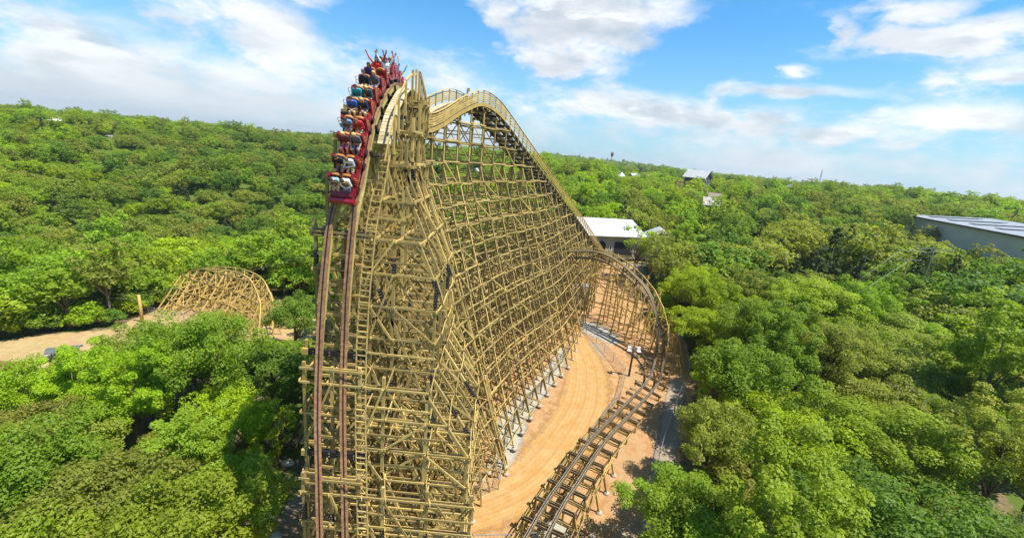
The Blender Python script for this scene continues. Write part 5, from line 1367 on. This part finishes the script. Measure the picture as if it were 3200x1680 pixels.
def fence(line, label, h=1.3, sp=2.4, mesh=.30):
    L_ = [Vector((x, y, 0)) for x, y in line]; root = empty('chain_link_fence', (L_[0].x, L_[0].y, g1(L_[0].x, L_[0].y)), label, 'fence'); o_ = Vector(root.location); P = []
    for a, b_ in zip(L_, L_[1:]):
        n = max(1, int((b_-a).length/sp)); P += [a.lerp(b_, i/n) for i in range(n)]
    P.append(L_[-1]); P = [Vector((p.x, p.y, g1(p.x, p.y)))-o_ for p in P]
    for p in P[:99]: q = MB(); q.tube([p-Vector((0, 0, .1)), p+Vector((0, 0, h+.08))], .035, 6); q.build('post', M['galv'], root)
    q = MB()
    for a, b_ in zip(P, P[1:]): q.beam(a+Vector((0, 0, h)), b_+Vector((0, 0, h)), .045, .045)
    q.build('top_rail', M['galv'], root); q = MB()
    for a, b_ in zip(P, P[1:]):
        n = max(2, int((b_-a).length/mesh)); d = (b_-a)/n; up_ = Vector((0, 0, h))
        for i in range(n):
            q.beam(a+d*i, a+d*(i+1)+up_*(1), .011, .011); q.beam(a+d*(i+1), a+d*i+up_, .011, .011)
        for z in (.35, .7, 1.0): q.beam(a+Vector((0, 0, z*h/1.3)), b_+Vector((0, 0, z*h/1.3)), .011, .011)
    q.build('wire_mesh', M['galv'], root)
fence([(10.2, 60.0), (8.2, 54.5), (6.6, 51), (4.9, 47.6), (3.3, 44.6), (2.0, 41.8), (1.2, 38), (.9, 34.5), (.7, 32.3), (-2.0, 30.9)], 'chain link fence along the footings of the tall trestle')
fence([(11.5, 66.5), (13.8, 60.5), (15.4, 55.5), (16.2, 51.5), (14.6, 47.0), (12, 42.8), (9.4, 38.6), (7.6, 35.3), (6.2, 32.4)], 'chain link fence between the dirt road and the low curved track')
fence([(4.6, 27.4), (1.5, 26.9), (-1.5, 26.4)], 'short chain link fence crossing gravel at the bottom centre')
fence([(26.5, 66), (27, 60), (25.5, 54)], 'chain link fence behind the turn at the edge of the wood')
fence([(-64.5, 70), (-58, 66.6), (-51, 64.8), (-45, 62.6), (-41, 59.8), (-37.5, 56.8)], 'chain link fence in front of the far wooden hump', 1.5)
fence([(23.0, 49.5), (20.2, 44.4), (17.6, 39.5), (15.6, 35.2)], 'chain link fence between the low track and the concrete path', 1.2)
rf_ = empty('metal_gate', (-21.5, 37.5, g1(-21.5, 37.5)), 'grey tubular gate under the trees at the lower left', 'gate', rz=.9)
q = MB()
for z in (.3, .6, .9, 1.2): q.tube([(-1.6, 0, z), (1.6, 0, z)], .035, 6)
for x in (-1.6, 0, 1.6): q.tube([(x, 0, 0), (x, 0, 1.3)], .045, 6)
q.build('frame', M['galv'], rf_)
# control box under the turn
cb = empty('storage_crate', (12.5, 74, g1(12.5, 74)), 'grey ribbed storage container standing behind the overbanked turn', 'container'); q = MB(); q.box((0, 0, 1.9), (3.2, 2.4, 3.8)); q.build('body', M['galv'], cb)
q = MB()
for i in range(9): q.box((-1.5+i*.37, -1.23, 1.9), (.08, .05, 3.6))
q.build('rib', M['roofgrey'], cb)

# ------------------------------------------------------------------ labels for what could not be counted, and the air
for o in COL.objects:
    if o.get('kind') == 'stuff' and o.type == 'MESH' and o.parent and not o.get('label'):
        o['label'] = {'post': 'far timber posts under the lift hill', 'crosstie': 'black crossties down the lower lift hill'}.get(o.name.split('.')[0], 'long timber boards tying the frames together')

hb_ = MB(); hb_.box((0, 1500, 25), (9000, 9000, 150)); hz_ = bpy.data.materials.new('air'); hz_.use_nodes = True
t = NT(hz_.node_tree); t.n.remove(t.n['Principled BSDF']); pv = t.node('ShaderNodeVolumePrincipled'); pv.inputs['Color'].default_value = (.80, .88, .96, 1); pv.inputs['Density'].default_value = .00013; pv.inputs['Anisotropy'].default_value = .3
t.l.new(pv.outputs[0], t.n['Material Output'].inputs['Volume'])
ho = hb_.build('haze', hz_); ho['kind'] = 'stuff'; ho['label'] = 'thin bluish air over the far hills'; ho['category'] = 'haze'
